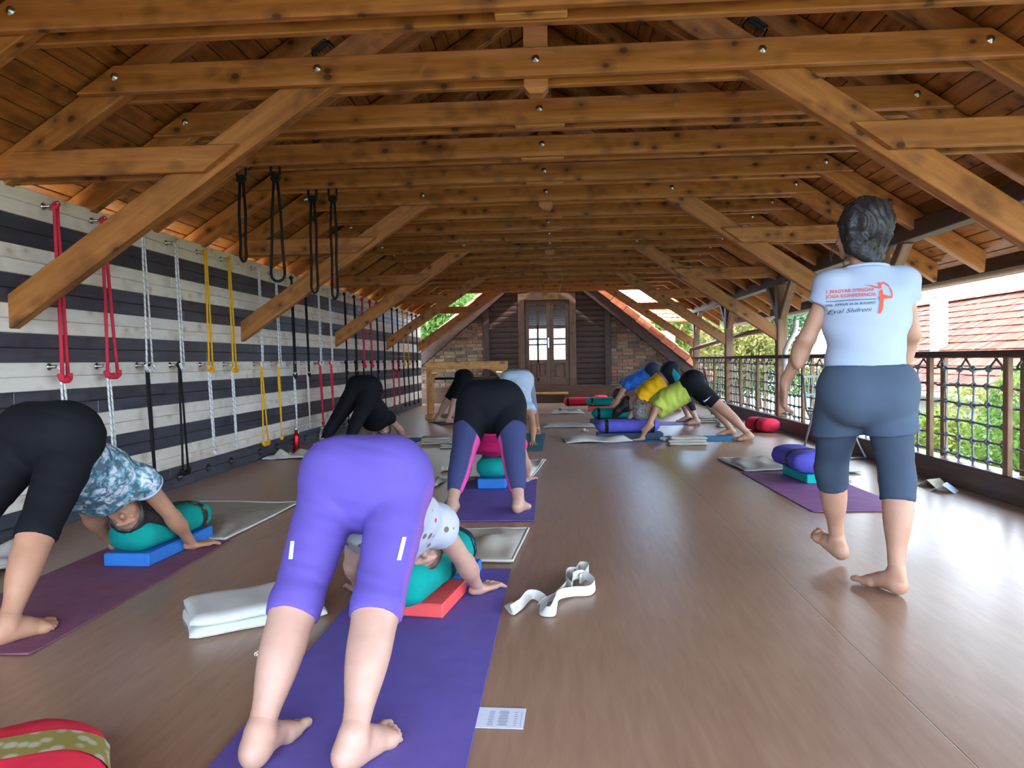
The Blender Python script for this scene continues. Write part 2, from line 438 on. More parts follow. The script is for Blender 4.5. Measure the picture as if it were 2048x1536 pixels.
M_ROPE = plain('net_rope', rgb(116, 118, 116), .85, .2, var=.2, scale=60)
knotm = MB()
for a in range(3):
    pts = []
    for k in range(10):
        t = 2 * math.pi * k / 10
        p = [.019 * math.cos(t), .019 * math.sin(t), .007 * math.sin(2 * t)]
        pts.append((p[a % 3], p[(a + 1) % 3], p[(a + 2) % 3]))
    knotm.tube(pts, .0095, 6, closed=True)
knotmesh = knotm.mesh('knot'); knotmesh.materials.append(M_ROPE)
xn = XR + .08
pane = 0; nb = 0
for k in range(1, len(TY) - 1 + 0):
    ys = [TY[k] + 3.035 / 3 * j for j in range(4)]
    for j in range(3):
        y0, y1 = ys[j] + (.07 if j == 0 else .035), ys[j + 1] - (.07 if j == 2 else .035)
        if j > 0 and ys[j] > 3.5:
            nb += 1
            root = empty('baluster', (xn, ys[j], .17), 'double railing baluster clamping the rope net, %s from the front' % ORD[min(nb - 1, 23)], 'baluster', 'railing balusters')
            for sx in (-.055, .055):
                MB().box((0, 0, 0), (.80, .058, .035), bev=.004).obj('slat', M_RAILWOOD, root, frame((xn + sx, ys[j], .57), (0, 0, 1), z=(1, 0, 0)))
        if y1 < 4.2: continue
        pane += 1
        root = empty('rope_net', (xn, (y0 + y1) / 2, .18), 'knotted rope net panel in the railing, %s from the front' % ORD[pane - 1], 'rope net', 'railing rope nets')
        nv = 5; vy = [y0 + (y1 - y0) * (i + .5) / nv for i in range(nv)]; hz = [.885 - .132 * i for i in range(6)]
        jit = lambda a=.008: (random.random() - .5) * 2 * a
        P = {(i, q): Vector((xn + jit(.006), vy[i] + jit(.012), hz[q] + jit(.008))) for i in range(nv) for q in range(6)}
        for q in range(6):
            pts = [(xn, y0 - .03, hz[q] + jit())] + [P[i, q] for i in range(nv)] + [(xn, y1 + .03, hz[q] + jit())]
            MB().tube(pts, .0085, 6).obj('rope', M_ROPE, root)
        for i in range(nv):
            pts = [P[i, q] for q in range(6)] + [(xn, vy[i], .175)]
            MB().tube(pts, .0085, 6).obj('rope', M_ROPE, root)
        for i in range(0, nv, 2):
            i2 = min(i + 1, nv - 1); ym = (vy[i] + vy[i2]) / 2
            if i2 == i: ym = vy[i] + .06
            MB().tube([P[i, 0], (xn, ym, .955), P[i2, 0] if i2 != i else (xn, ym + .06, .9)], .0085, 6).obj('hanger_rope', M_ROPE, root)
            MB().tube([(xn, ym, .945), (xn - .012, ym, .965), (xn, ym, .985), (xn + .012, ym, .965)], .004, 5, closed=True).obj('hanger_ring', M_BLACKMETAL, root)
        for key, p in P.items():
            sc = .8 + .25 * random.random()
            M = Matrix.Translation(p) @ Matrix.Rotation(random.random() * 6, 4, 'X') @ Matrix.Scale(sc, 4)
            shared('knot', knotmesh, root, M)
# ------------------------------------------------------------------ ground and the house at the far end
YF = 17.2; HX = -0.32; HS = .83; HZ = 3.58       # gable face, its middle, slope and apex
GZ = -3.0
M_GRASS = plain('grass', rgb(110, 116, 84), .9, .2, var=.35, scale=3)
M_PAVE = plain('pale_paving', rgb(150, 146, 140), .9, .2, var=.12, scale=4)
MB().box((0, 20, GZ - .05), (160, 160, .1)).obj('ground', M_GRASS); tag(bpy.data.objects['ground'], kind='structure')
MB().box((-7.2, 8, GZ + .02), (8, 34, .04)).obj('pavement', plain('bounce_gravel', rgb(226, 208, 178), .95, .1)); tag(bpy.data.objects['pavement'], kind='structure')  # unseen left ground, made pale and warm to bounce light under the eaves
MB().box((5.2, 10, GZ + .02), (3.6, 34, .04)).obj('pavement', M_PAVE); tag(bpy.data.objects['pavement.001'], kind='structure')
# storey below the deck
MB().box((-.1, 7.2, GZ / 2 - .2), (6.3, 19.6, -GZ - .4)).obj('wall_lower', plain('render_white', rgb(214, 208, 198), .9, .2)); tag(bpy.data.objects['wall_lower'], kind='structure')

M_BRICKS = [plain('brick_a', rgb(122, 96, 80), .85, .2, var=.3, scale=25), plain('brick_b', rgb(104, 84, 72), .85, .2, var=.35, scale=25),
            plain('brick_c', rgb(142, 102, 88), .85, .2, var=.25, scale=25), plain('brick_d', rgb(86, 74, 66), .85, .2, var=.4, scale=25), plain('brick_e', rgb(134, 118, 98), .85, .2, var=.3, scale=25)]
wall_far = empty('wall_far', (HX, YF, 0), kind='structure')
def roofz(x): return HZ - abs(x - HX) * HS
w = 3.6
MB().prism([(HX - w, GZ), (HX + w, GZ), (HX + w, roofz(HX + w)), (HX, HZ), (HX - w, roofz(HX - w))], -YF - 3.0, -YF - .02,
           M=Matrix(((1, 0, 0, 0), (0, 0, -1, 0), (0, 1, 0, 0), (0, 0, 0, 1)))).obj('gable_body', M_MORTAR, wall_far)
XB0, XB1 = -1.70, 1.16           # vertical posts between brick and log siding
ZS = .40                         # sill of the wall above the deck
brickmesh = []
for L in (.25, .12):
    for m in M_BRICKS:
        me = MB().box((0, 0, 0), (L, .05, .068), bev=.006).mesh('brick'); me.materials.append(m); brickmesh.append((L, me))
zz = ZS + .04; row = 0
while zz < 2.0:
    for side in (-1, 1):
        x = (XB0 - .08) if side < 0 else (XB1 + .08)
        xi = 0.0 if row % 2 else -.06
        xi += random.choice((0, 0, .03))
        first = True
        while True:
            L = .12 if random.random() < .25 else .25
            if first and row % 2: L = .12
            first = False
            xa = abs(xi)
            c = x + side * (max(xi, 0) + L / 2)
            far = x + side * (max(xi, 0) + L)
            if zz + .04 > roofz(far) - .14 and L > .2:
                L = .12; c = x + side * (max(xi, 0) + L / 2); far = x + side * (max(xi, 0) + L)
            if zz + .04 > roofz(far) - .14 or abs(far - HX) > 3.5: break
            ms = [m for l, m in brickmesh if l == L]
            me = random.choices(ms, (4, 4, 2, 2, 2))[0]
            shared('brick', me, wall_far, Matrix.Translation((c, YF + .002 - .006 * random.random(), zz)) @ Matrix.Rotation((random.random() - .5) * .02, 4, 'Y'))
            xi = max(xi, 0) + L + .014
    zz += .084; row += 1
# log siding between the posts
z = ZS
k = 0
DX0, DX1 = -.92, .40             # outer edges of the door frame
while z < 2.75:
    h = .125
    for a, b in ((XB0 + .06, DX0), (DX1, XB1 - .06)):
        if z > 1.7:               # above the posts the logs run on to the roof
            lim = (HZ - z - .12) / HS
            if b < 0: a = max(HX - lim, a - (.12 if z < 1.9 else 1.2))
            else: b = min(HX + lim, b + (.12 if z < 1.9 else 1.2))
        if z > 2.42: 
            if b < 0: b = HX
            else: a = HX
        if b - a < .1: continue
        pts = []
        for q in range(7):
            t = q / 6 * math.pi; pts.append((-math.sin(t) * .014, h / 2 - h / 2 * math.cos(t)))
        vs = [(a - (a + b) / 2, p[0], p[1] - h / 2) for p in pts] + [(b - (a + b) / 2, p[0], p[1] - h / 2) for p in pts]
        fs = [(i, i + 1, 8 + i, 7 + i) for i in range(6)] + [tuple(range(7))[::-1], tuple(range(7, 14)), (0, 7, 13, 6)]
        mb = MB(); mb.add(vs, fs, False); mb.obj('log_board', M_LOG, wall_far, Matrix.Translation(((a + b) / 2, YF - .012, z + h / 2)))
    z += h
for xb in (XB0, XB1):
    board(wall_far, 'corner_post', (xb, YF - .05, ZS), (xb, YF - .05, roofz(xb) - .22), .14, .10, M_LOG, side=(0, 1, 0))
# sloping verge: dark log edge and terracotta verge tiles
M_TILE = [plain('terracotta_%d' % i, c, .75, .25, var=.22, scale=9) for i, c in enumerate((rgb(176, 104, 72), rgb(164, 92, 62), rgb(184, 116, 84), rgb(150, 86, 60)))]
for sg in (-1, 1):
    a = Vector((HX + sg * .05, YF - .12, HZ - .14)); b = Vector((HX + sg * 3.75, YF - .12, HZ - .14 - 3.7 * HS))
    board(wall_far, 'verge_board', a, b, .24, .2, M_LOG, side=(0, 1, 0))
    d = (b - a).normalized(); n = Vector((sg * HS, 0, 1)).normalized(); L = (b - a).length
    nt_ = 13; tl = L / nt_
    for i in range(nt_):
        c = a + d * (tl * (i + .5)) + n * (.155 + .055)
        M = frame((c.x, YF - .16, c.z), d, z=n)
        # curved tile, proud at its lower end
        mb = MB(); prof = []
        for q in range(9):
            t = math.pi * q / 8
            prof.append((-.13 + .0 - .12 * math.cos(t) + .12, .055 * math.sin(t)))
        vs = []
        for (xx, lift) in ((-tl * .54, -.005), (tl * .52, .02)):
            vs += [(xx, -.13 + .26 * q / 8, .07 * math.sin(math.pi * q / 8) + lift) for q in range(9)]
            vs += [(xx, -.115 + .23 * q / 8, .07 * math.sin(math.pi * q / 8) - .018 + lift) for q in range(9)]
        fs = [(q, q + 1, 18 + q + 1, 18 + q) for q in range(8)] + [(9 + q + 1, 9 + q, 27 + q, 27 + q + 1) for q in range(8)]
        fs += [(q + 1, q, 9 + q, 9 + q + 1) for q in range(8)] + [(18 + q, 18 + q + 1, 27 + q + 1, 27 + q) for q in range(8)]
        fs += [(0, 18, 27, 9), (8, 17, 35, 26)]
        mb.add(vs, fs, False)
        mb.box((0, -.125, -.035), (tl * 1.03, .022, .15), M=Matrix.Rotation(-.04, 4, 'Y'))
        mb.obj('verge_tile', M_TILE[(i * 7 + (sg > 0)) % 4], wall_far, M)
# house roof behind the verge
for sg in (-1, 1):
    d = Vector((sg, 0, -HS)).normalized(); n = Vector((sg * HS, 0, 1)).normalized()
    c = Vector((HX, 0, HZ + .05)) + d * 2.4
    M = frame((c.x, YF + 1.6, c.z), d, z=n)
    MB().box((0, 0, 0), (4.8, 3.0, .05)).obj('house_roof', M_TILE[1], wall_far, M)
# plinth and deck edge under the door
MB().box((-.1, YF - .09, ZS / 2 - .01), (6.3, .16, ZS - .02)).obj('plinth', M_DARKBEAM, wall_far)

# door ------------------------------------------------------------------
door = empty('door_1', (-.26, YF, ZS), kind='structure')
def bb(name, x0, x1, z0, z1, y0, y1, mat, parent, vert=None, bev=.004):
    c = ((x0 + x1) / 2, (y0 + y1) / 2, (z0 + z1) / 2)
    dx, dy, dz = x1 - x0, y1 - y0, z1 - z0
    if dz > dx:
        return MB().box((0, 0, 0), (dz, dy, dx), bev=bev).obj(name, mat, parent, frame(c, (0, 0, 1), z=(1, 0, 0)))
    return MB().box((0, 0, 0), (dx, dy, dz), bev=bev).obj(name, mat, parent, Matrix.Translation(c))
bb('frame_post', DX0 - .02, DX0 + .13, ZS - .1, 2.40, YF - .10, YF + .02, M_DOOR, door)
bb('frame_post', DX1 - .13, DX1 + .02, ZS - .1, 2.40, YF - .10, YF + .02, M_DOOR, door)
bb('frame_head', DX0 - .02, DX1 + .02, 2.40, 2.56, YF - .10, YF + .02, M_DOOR, door)
bb('threshold', DX0 + .1, DX1 - .1, ZS - .06, ZS - .01, YF - .12, YF + .02, M_DARKBEAM, door)
M_PANE = NT('window_glass'); M_PANE.base((.40, .52, .58, 1)); M_PANE.p.inputs['Metallic'].default_value = 0
M_PANE = M_PANE.set(.04, 1.0)
M_PANE.node_tree.nodes['Principled BSDF'].inputs['Metallic'].default_value = .75
M_PANEDARK = plain('dark_glass', rgb(40, 36, 34), .15, .6)
def leaf(x0, x1, ncol, handle):
    z0, z1 = ZS, 2.38; yb, yf = YF - .05, YF - .005
    lf = empty('leaf', (x0, YF - .03, z0), parent=door)
    st = .085
    bb('stile', x0, x0 + st, z0, z1, yb, yf, M_DOOR, lf); bb('stile', x1 - st, x1, z0, z1, yb, yf, M_DOOR, lf)
    xs0, xs1 = x0 + st, x1 - st
    for za, zb in ((z0, z0 + .17), (z0 + .52, z0 + .60), (z0 + .94, z0 + .975), (z0 + 1.07, z0 + 1.11), (z0 + 1.33, z0 + 1.42), (z1 - .10, z1)):
        bb('rail', xs0, xs1, za, zb, yb, yf, M_DOOR, lf)
    cw = (xs1 - xs0) / ncol
    for c in range(ncol):
        a, b = xs0 + c * cw, xs0 + (c + 1) * cw
        if c: bb('mullion', a - .025, a + .025, z0 + .1, z1 - .05, yb, yf, M_DOOR, lf)
        bb('panel', a + .035, b - .035, z0 + .20, z0 + .49, yb + .012, yf, M_DOOR, lf, bev=.012)
        for za, zb in ((z0 + .60, z0 + .94), (z0 + .975, z0 + 1.07), (z0 + 1.11, z0 + 1.33)):
            bb('pane', a, b, za, zb, yb + .022, yb + .028, M_PANE, lf, bev=0)
        bb('pane', a, b, z0 + 1.42, z1 - .10, yb + .022, yb + .028, M_PANEDARK, lf, bev=0)
        for q in range(8):
            zq = z0 + 1.45 + q * .052
            if zq < z1 - .13: bb('louvre', a + .01, b - .01, zq, zq + .018, yb + .012, yb + .02, M_DOOR, lf, bev=0)
    if handle:
        hp = MB(); hp.box((x1 - .04, yb - .006, z0 + 1.0), (.035, .012, .24), bev=.004)
        hp.tube([(x1 - .04, yb - .01, z0 + 1.05), (x1 - .04, yb - .05, z0 + 1.05), (x1 - .15, yb - .05, z0 + 1.05)], .009, 8)
        hp.obj('handle', M_STEEL, lf)
leaf(-.77, -.19, 2, True)
leaf(-.19, .25, 1, False)
# step in front of the door
st = empty('door_step', (-.5, YF - .5, 0), 'low wooden step below the far double door', 'step')
bb('tread', -1.3, .22, .20, .24, YF - .52, YF - .2, M_PALEPINE, st)
for x in (-1.2, .14): bb('riser', x - .03, x + .03, 0, .20, YF - .48, YF - .22, M_DARKBEAM, st)

# ------------------------------------------------------------------ trestle, hanging board, floodlights
tr = empty('wooden_trestle', (-1.6, 12.55, 0), 'pale wooden trestle with arched corner brackets in front of the brick', 'trestle')
bb('top_beam', -2.31, -.88, .86, .99, 12.50, 12.60, M_PALEPINE, tr)
for x, sg in ((-2.25, 1), (-.94, -1)):
    bb('leg', x - .05, x + .05, .08, .99, 12.51, 12.59, M_PALEPINE, tr)
    bb('leg', x - .0 + sg * .02 - .03, x + sg * .02 + .03, .08, .86, 12.61, 12.67, M_PALEPINE, tr)
    bb('foot', x - .07, x + .07, 0, .08, 12.40, 12.81, M_PALEPINE, tr)
    poly = [(0, 0), (0, -.30)] + [(.30 * (1 - math.cos(t)) , -.30 + .30 * math.sin(t)) for t in [math.pi / 2 * q / 8 for q in range(1, 8)]] + [(.30, 0)]
    MB().prism([(sg * p[0], p[1]) for p in poly], -.03, .03, M=Matrix(((1, 0, 0, x + sg * .05), (0, 0, 1, 12.55), (0, 1, 0, .86), (0, 0, 0, 1)))).obj('corner_bracket', M_PALEPINE, tr)
    bb('latch', x + sg * .09 - .05, x + sg * .09 + .05, .79, .815, 12.495, 12.512, M_STEEL, tr)
o = MB().tube([(-2.2, 12.57, .70), (-.98, 12.57, .70)], .022, 10).obj('cross_bar', M_BLACKMETAL, tr)

M_CORD = plain('pale_cord', rgb(196, 168, 120), .8, .2)
hb = empty('hanging_board', (-.125, 13.02, 2.14), 'small pale wooden board hanging on cords before the door', 'hanging board')
MB().box((0, 0, 0), (.29, .07, .12), bev=.008).obj('plank', M_PALEPINE, hb, Matrix.Translation((-.125, 13.02, 2.14)))
for sg in (-1, 1):
    for dy in (-.03, .03):
        MB().tube([(-.125 + sg * .12, 13.02 + dy, 2.08), (-.125 + sg * .235, 13.06 + dy, 2.54)], .006, 6).obj('cord', M_CORD, hb)
M_LAMPGLASS = plain('lamp_glass', rgb(70, 74, 74), .1, .6)
for p, dr, nm in (((-1.36, 4.2, 2.84), -1, 'left'), ((1.14, 4.2, 2.86), 1, 'right')):
    fl = empty('floodlight', p, 'small black floodlight on the nearest truss, %s strut' % nm, 'floodlight', 'roof floodlights')
    M = Matrix.Translation(p) @ Matrix.Rotation(dr * .6, 4, 'Y') @ Matrix.Rotation(-.9, 4, 'X') @ Matrix.Scale(.85, 4)
    MB().box((0, 0, 0), (.13, .035, .09), bev=.008).obj('housing', M_BLACKMETAL, fl, M)
    MB().box((0, -.019, 0), (.10, .004, .065)).obj('lens', M_LAMPGLASS, fl, M)
    mb = MB()
    for k in range(5): mb.box((-.05 + .025 * k, .025, 0), (.006, .02, .08))
    mb.obj('cooling_fins', M_BLACKMETAL, fl, M)
    MB().tube([M @ Vector((-.07, 0, 0)), M @ Vector((-.08, .05, -.05)), M @ Vector((0, .06, -.11)), M @ Vector((.08, .05, -.05)), M @ Vector((.07, 0, 0))], .006, 6).obj('bracket', M_BLACKMETAL, fl)
# ------------------------------------------------------------------ outside: neighbours and greenery
# long tiled house beside the deck: eave at x = 9, ridge at x = 13
hs = empty('neighbour_house', (11, 20, GZ), 'long house with weathered red tiled roof beyond the railing', 'house')
EX, EZ, RX, RZ, HY0, HY1 = 9.0, .05, 13.0, 2.66, 7.0, 29.0
sd = Vector((RX - EX, 0, RZ - EZ)); SLn = sd.length; sdn = sd.normalized(); nn = Vector((-sdn.z, 0, sdn.x))
M_RT = []
for i, c in enumerate((rgb(122, 70, 54), rgb(110, 60, 46), rgb(128, 82, 66), rgb(92, 60, 52))):
    M_RT.append(plain('roof_tile_%d' % i, c, .85, .2, var=.3, scale=2.0))
M = Matrix.Translation((0, 0, 0))
MB().box((0, 0, 0), (SLn, HY1 - HY0, .06)).obj('roof_deck', M_DARKBEAM, hs, frame((Vector((EX, 0, EZ)) + sd / 2 - nn * .05) + Vector((0, (HY0 + HY1) / 2, 0)), sdn, z=nn))
MB().box((0, 0, 0), (SLn, HY1 - HY0, .06)).obj('roof_back', M_RT[1], hs, frame(Vector((RX + 2, (HY0 + HY1) / 2, (RZ + EZ) / 2)), (sdn.x, 0, -sdn.z), z=(sdn.z, 0, sdn.x)))
ncr = 13
tw = .21
for r in range(ncr):
    mbs = [MB() for _ in M_RT]
    s0 = SLn * r / ncr; ln = SLn / ncr * 1.12
    y = HY0 + (tw / 2 if r % 2 else 0)
    while y < HY1:
        j = random.choices(range(4), (5, 4, 2, 1))[0]
        lift = .014 * random.random()
        c = Vector((EX, y + tw / 2, EZ)) + sdn * (s0 + ln / 2) + nn * (.02 + lift)
        M = frame(c, sdn, z=nn) @ Matrix.Rotation(.07, 4, 'Y')
        mbs[j].box((0, 0, 0), (ln, tw - .006, .022), M=M)
        y += tw
    first = None
    for j, mb in enumerate(mbs):
        if mb.v:
            o = mb.obj('tile_course', M_RT[j], hs); o['kind'] = 'stuff'
ry = HY0
while ry < HY1:
    M = frame((RX, ry + .2, RZ + .05), (0, 1, 0))
    mb = MB(); vs = []
    for xx in (-.21, .21):
        vs += [(xx, -.12 + .24 * q / 6, .08 * math.sin(math.pi * q / 6)) for q in range(7)]
    mb.add(vs, [(q, q + 1, 8 + q, 7 + q) for q in range(6)] + [tuple(range(7))[::-1], tuple(range(7, 14))]).obj('ridge_tile', M_RT[random.randrange(4)], hs, M)
    ry += .4
M_HWALL = plain('house_plaster', rgb(170, 168, 160), .9, .2)
MB().box((EX + 2.3, (HY0 + HY1) / 2, (GZ + EZ) / 2 - .1), (3.8, HY1 - HY0 - .6, EZ - GZ - .1)).obj('house_wall', M_HWALL, hs)
MB().tube([(EX - .06, HY0, EZ - .04), (EX - .06, HY1, EZ - .04)], .07, 8).obj('gutter', plain('zinc', rgb(186, 190, 190), .4, .5, .6), hs)
ch = empty('chimney', (11.3, 20.6, 1.4), 'brick chimney with its sunlit face coloured white on the red tiled roof', 'chimney')
M_CH = plain('pale_brick', rgb(180, 160, 134), .9, .2, var=.2, scale=14)
chz0, chz1 = 1.0, 2.72
cb = at(1878, 660, 21.0)
cx, cy = cb.x, 21.0
zz = 1.0; r = 0
MB().box((cx, cy, 1.75), (.30, .36, 1.62)).obj('core', plain('chimney_sunlit_face', rgb(200, 196, 188), .9, .2), ch)  # white core colours in the sunlight on the near face; bricks only on the left
while zz < 2.5:
    yy = cy - .19 + (.06 if r % 2 else 0)
    while yy < cy + .10:
        MB().box((cx - .155, yy + .06, zz + .035), (.03, .115, .062), bev=.004).obj('brick', M_CH, ch)
        yy += .125
    zz += .075; r += 1
MB().box((cx, cy, 2.58), (.36, .42, .05), bev=.01).obj('cap', M_MORTAR, ch)

# second house with pantiles behind the verge on the right
h2 = empty('pantile_house', (7.5, 29, GZ), 'pale house with orange pantile roof seen through the last truss on the right', 'house')
def pantiles(parent, org, along, up, na, nu, tw, tl, mats):
    along = Vector(along).normalized(); up = Vector(up).normalized(); n = along.cross(up)
    if n.z < 0: n = -n
    prof = [(q / 8 * tw, .06 * math.sin(math.pi * q / 8) if q <= 8 else 0) for q in range(9)]
    for u in range(nu):
        for a in range(na):
            o = Vector(org) + along * (a * tw) + up * (u * tl * .9) + n * (.0)
            vs = []
            for uu, lf in ((0, .045), (tl, 0)):
                vs += [o + along * p[0] + up * uu + n * (p[1] + lf) for p in prof]
            vs += [o + along * p[0] + n * (p[1] + .02) for p in prof]
            MB().add(vs, [(q, q + 1, 10 + q, 9 + q) for q in range(8)] + [(q + 1, q, 18 + q, 18 + q + 1) for q in range(8)]).obj('roof_tile', mats[random.randrange(len(mats))], parent)
PY = 26.0
e0 = at(1262, 640, PY); e1 = at(1372, 640, PY)
M_PT = [plain('pantile_%d' % i, c, .8, .25, var=.2) for i, c in enumerate((rgb(170, 118, 80), rgb(160, 104, 68), rgb(178, 130, 94)))]
upv = Vector((0, 2.6, 1.25))
pantiles(h2, (e0.x, PY, e0.z), (1, 0, 0), upv, 10, 6, (e1.x - e0.x) / 10, .42, M_PT)
MB().tube([(e0.x - .2, PY - .08, e0.z - .02), (e1.x + .1, PY - .08, e1.z - .02)], .08, 8).obj('gutter', M_PT[0], h2)
MB().box(((e0.x + e1.x) / 2 - .1, PY + 1.4, (GZ + e0.z) / 2 - .2), (e1.x - e0.x - .5, 2.4, e0.z - GZ - .4)).obj('house_wall', plain('cream_wall', rgb(232, 224, 208), .9, .2), h2)
for k in range(4):
    a = at(1280 + 28 * k, 652, PY)
    board(h2, 'eave_bracket', (a.x, PY + .3, a.z - .12), (a.x, PY - .05, a.z + .02), .09, .06, M_PALEPINE, side=(1, 0, 0))
p = at(1300, 690, PY + 3)
MB().box((p.x, PY + 3, (p.z + GZ) / 2 + .2), (.5, .4, p.z - GZ + .6)).obj('pier', M_TILE[0], h2)

# rain pipes
M_PIPE = plain('copper_pipe', rgb(150, 116, 88), .45, .5, .3)
dp = empty('rain_pipe', (3.5, 14, 1.2), 'brown rain pipe sloping from the eaves behind the far posts', 'rain pipe')
q0, q1, q2, q3, q4 = Vector((3.58, 12.2, 1.62)), Vector((3.58, 12.25, 1.45)), at(1490, 668, 12.8), at(1400, 694, 15.6), at(1382, 702, 16.3)
def smooth_path(pts, n=8):
    pts = [Vector(p) for p in pts]; out = []
    P = [pts[0]] + pts + [pts[-1]]
    for i in range(1, len(P) - 2):
        for k in range(n):
            t = k / n; a, b, c, d = P[i - 1], P[i], P[i + 1], P[i + 2]
            out.append(.5 * ((2 * b) + (c - a) * t + (2 * a - 5 * b + 4 * c - d) * t * t + (3 * b - a - 3 * c + d) * t ** 3))
    out.append(pts[-1]); return out
MB().tube(smooth_path([q0, q1, q2, q3, q4, q4 + Vector((.2, .3, -.5)), q4 + Vector((.25, .32, -2))]), .045, 10).obj('pipe', M_PIPE, dp)
for t in (at(1440, 682, 14.2),):
    MB().tube([t + Vector((-.03, 0, -.05)), t + Vector((-.03, 0, .05))], .05, 10).obj('pipe_clip', M_STEEL, dp)
dp2 = empty('rain_pipe', (3.6, 9.6, 1.2), 'white rain pipe curving down behind the walking person', 'rain pipe')
MB().tube(smooth_path([at(1592, 640, 9.7), at(1590, 662, 9.7), at(1576, 690, 9.75), at(1570, 712, 9.8), at(1570, 800, 9.8)]), .035, 10).obj('pipe', plain('white_pipe', rgb(214, 206, 198), .5, .4), dp2)
eg = MB().tube([(3.70, RY0, 1.69), (3.70, 16.3, 1.69)], .06, 8).obj('eaves_gutter', M_PIPE); tag(eg, 'dark rain gutter running along the right eaves', 'gutter')

# foliage ---------------------------------------------------------------
def leaf_mat(name, a, b, c):
    t = NT(name); t.base(t.ramp(t.noise(t.coords(rand=False), 3.5, 2), [(.3, a), (.5, b), (.72, c)]))
    t.p.inputs['Specular IOR Level'].default_value = .25; t.p.inputs['Roughness'].default_value = .6
    # thin leaves let light through
    tr_ = t.n.new('ShaderNodeBsdfTranslucent'); tr_.inputs['Color'].default_value = c
    mx = t.n.new('ShaderNodeMixShader'); mx.inputs[0].default_value = .35
    out = t.n['Material Output']; t.lk(t.p.outputs[0], mx.inputs[1]); t.lk(tr_.outputs[0], mx.inputs[2]); t.lk(mx.outputs[0], out.inputs['Surface'])
    return t.m
M_LEAF = [leaf_mat('leaf_green', rgb(44, 72, 28), rgb(70, 100, 38), rgb(104, 132, 58)), leaf_mat('leaf_yellow', rgb(70, 92, 30), rgb(100, 118, 44), rgb(136, 140, 66)),
          leaf_mat('leaf_dark', rgb(40, 68, 42), rgb(60, 92, 58), rgb(90, 120, 80)), leaf_mat('leaf_olive', rgb(84, 92, 42), rgb(112, 112, 56), rgb(138, 130, 74))]
M_BARK = plain('bark', rgb(96, 78, 62), .9, .2)
def foliage(center, rad, n, size, mat, name, parent, seed):
    g = np.random.default_rng(seed)
    lob = g.normal(size=(14, 3)); lob /= np.linalg.norm(lob, axis=1)[:, None]; lob *= g.uniform(.35, .75, (14, 1))
    lr = g.uniform(.32, .55, 14)
    d = g.normal(size=(n, 3)); d /= np.linalg.norm(d, axis=1)[:, None]
    k = g.integers(0, 14, n)
    c = lob[k] + d * (lr[k] * g.uniform(.75, 1.05, n))[:, None]
    c = c * np.array(rad) + np.array(center)
    a = g.normal(size=(n, 3)); a /= np.linalg.norm(a, axis=1)[:, None]
    b = np.cross(a, g.normal(size=(n, 3))); b /= np.linalg.norm(b, axis=1)[:, None]
    s = size * g.uniform(.6, 1.3, (n, 1)); w = s * .45
    v = np.concatenate([c - a * s, c + b * w, c + a * s, c - b * w], 1).reshape(-1, 3)
    m = bpy.data.meshes.new(name); m.vertices.add(len(v)); m.vertices.foreach_set('co', v.ravel())
    m.loops.add(4 * n); m.loops.foreach_set('vertex_index', np.arange(4 * n)); m.polygons.add(n); m.polygons.foreach_set('loop_start', np.arange(0, 4 * n, 4))
    m.update(calc_edges=True); m.materials.append(mat)
    o = link(bpy.data.objects.new(name, m), parent, Matrix.Identity(4)); o['kind'] = 'stuff'; return o
def tree(name, label, cat, px, py, Y, rad, mat, n=5000, size=.10, seed=1, group=None):
    c = at(px, py, Y)
    root = empty(name, (c.x, c.y, GZ), label, cat, group)
    foliage(c, rad, n, size, mat, 'foliage', root, seed)
    mb = MB().tube([(c.x, c.y, GZ), (c.x + .1, c.y, GZ + (c.z - GZ) * .5), (c.x, c.y, c.z)], [.14, .11, .05], 8)
    for q in range(6):
        a = q * 1.05; mb.tube([(c.x, c.y, c.z - .3 * rad[2]), (c.x + .6 * rad[0] * math.cos(a), c.y + .6 * rad[1] * math.sin(a), c.z + .4 * rad[2] * math.sin(q * 2.1))], [.05, .015], 6)
    mb.obj('trunk', M_BARK, root)
gt = 'trees and shrubs outside'
tree('conifer_shrub', 'bright green conifer shrub behind the nearest net panels', 'shrub', 1972, 905, 10.2, (.9, 1.2, 1.25), M_LEAF[1], 9000, .045, 11, gt)
tree('conifer_shrub', 'bright green shrub at the right edge behind the net', 'shrub', 2080, 900, 8.6, (.7, .9, 1.1), M_LEAF[0], 7000, .04, 12, gt)
tree('leafy_shrub', 'low variegated shrub beside the walking person, behind the net', 'shrub', 1835, 885, 12.6, (.6, .8, .8), M_LEAF[0], 3500, .045, 13, gt)
tree('leafy_tree', 'rounded blue-green tree right of the far posts, behind the pipe', 'tree', 1510, 672, 24, (2.0, 2.2, 1.5), M_LEAF[2], 8000, .09, 14, gt)
tree('leafy_tree', 'yellowish shrub between the last two posts', 'tree', 1468, 695, 21, (1.3, 1.5, 1.1), M_LEAF[3], 7000, .07, 15, gt)
tree('leafy_tree', 'green tree above the pipe, left of the last but one post', 'tree', 1415, 662, 27, (2.0, 2.0, 1.4), M_LEAF[1], 8000, .09, 16, gt)
tree('leafy_tree', 'green bush low behind the far rail, right of the verge tiles', 'tree', 1345, 670, 34, (3.0, 2.5, 1.6), M_LEAF[0], 8000, .12, 17, gt)
tree('leafy_tree', 'pale distant tree top above the green bush at the far right', 'tree', 1372, 640, 44, (2.2, 2.2, 1.5), M_LEAF[2], 5000, .14, 18, gt)
tree('leafy_tree', 'bright green tree in the lower left roof opening', 'tree', 872, 655, 24, (2.2, 2.2, 2.0), M_LEAF[0], 9000, .09, 19, gt)
tree('leafy_tree', 'sunlit green tree in the upper left roof opening', 'tree', 915, 600, 31, (3.2, 2.6, 1.5), M_LEAF[1], 9000, .11, 20, gt)
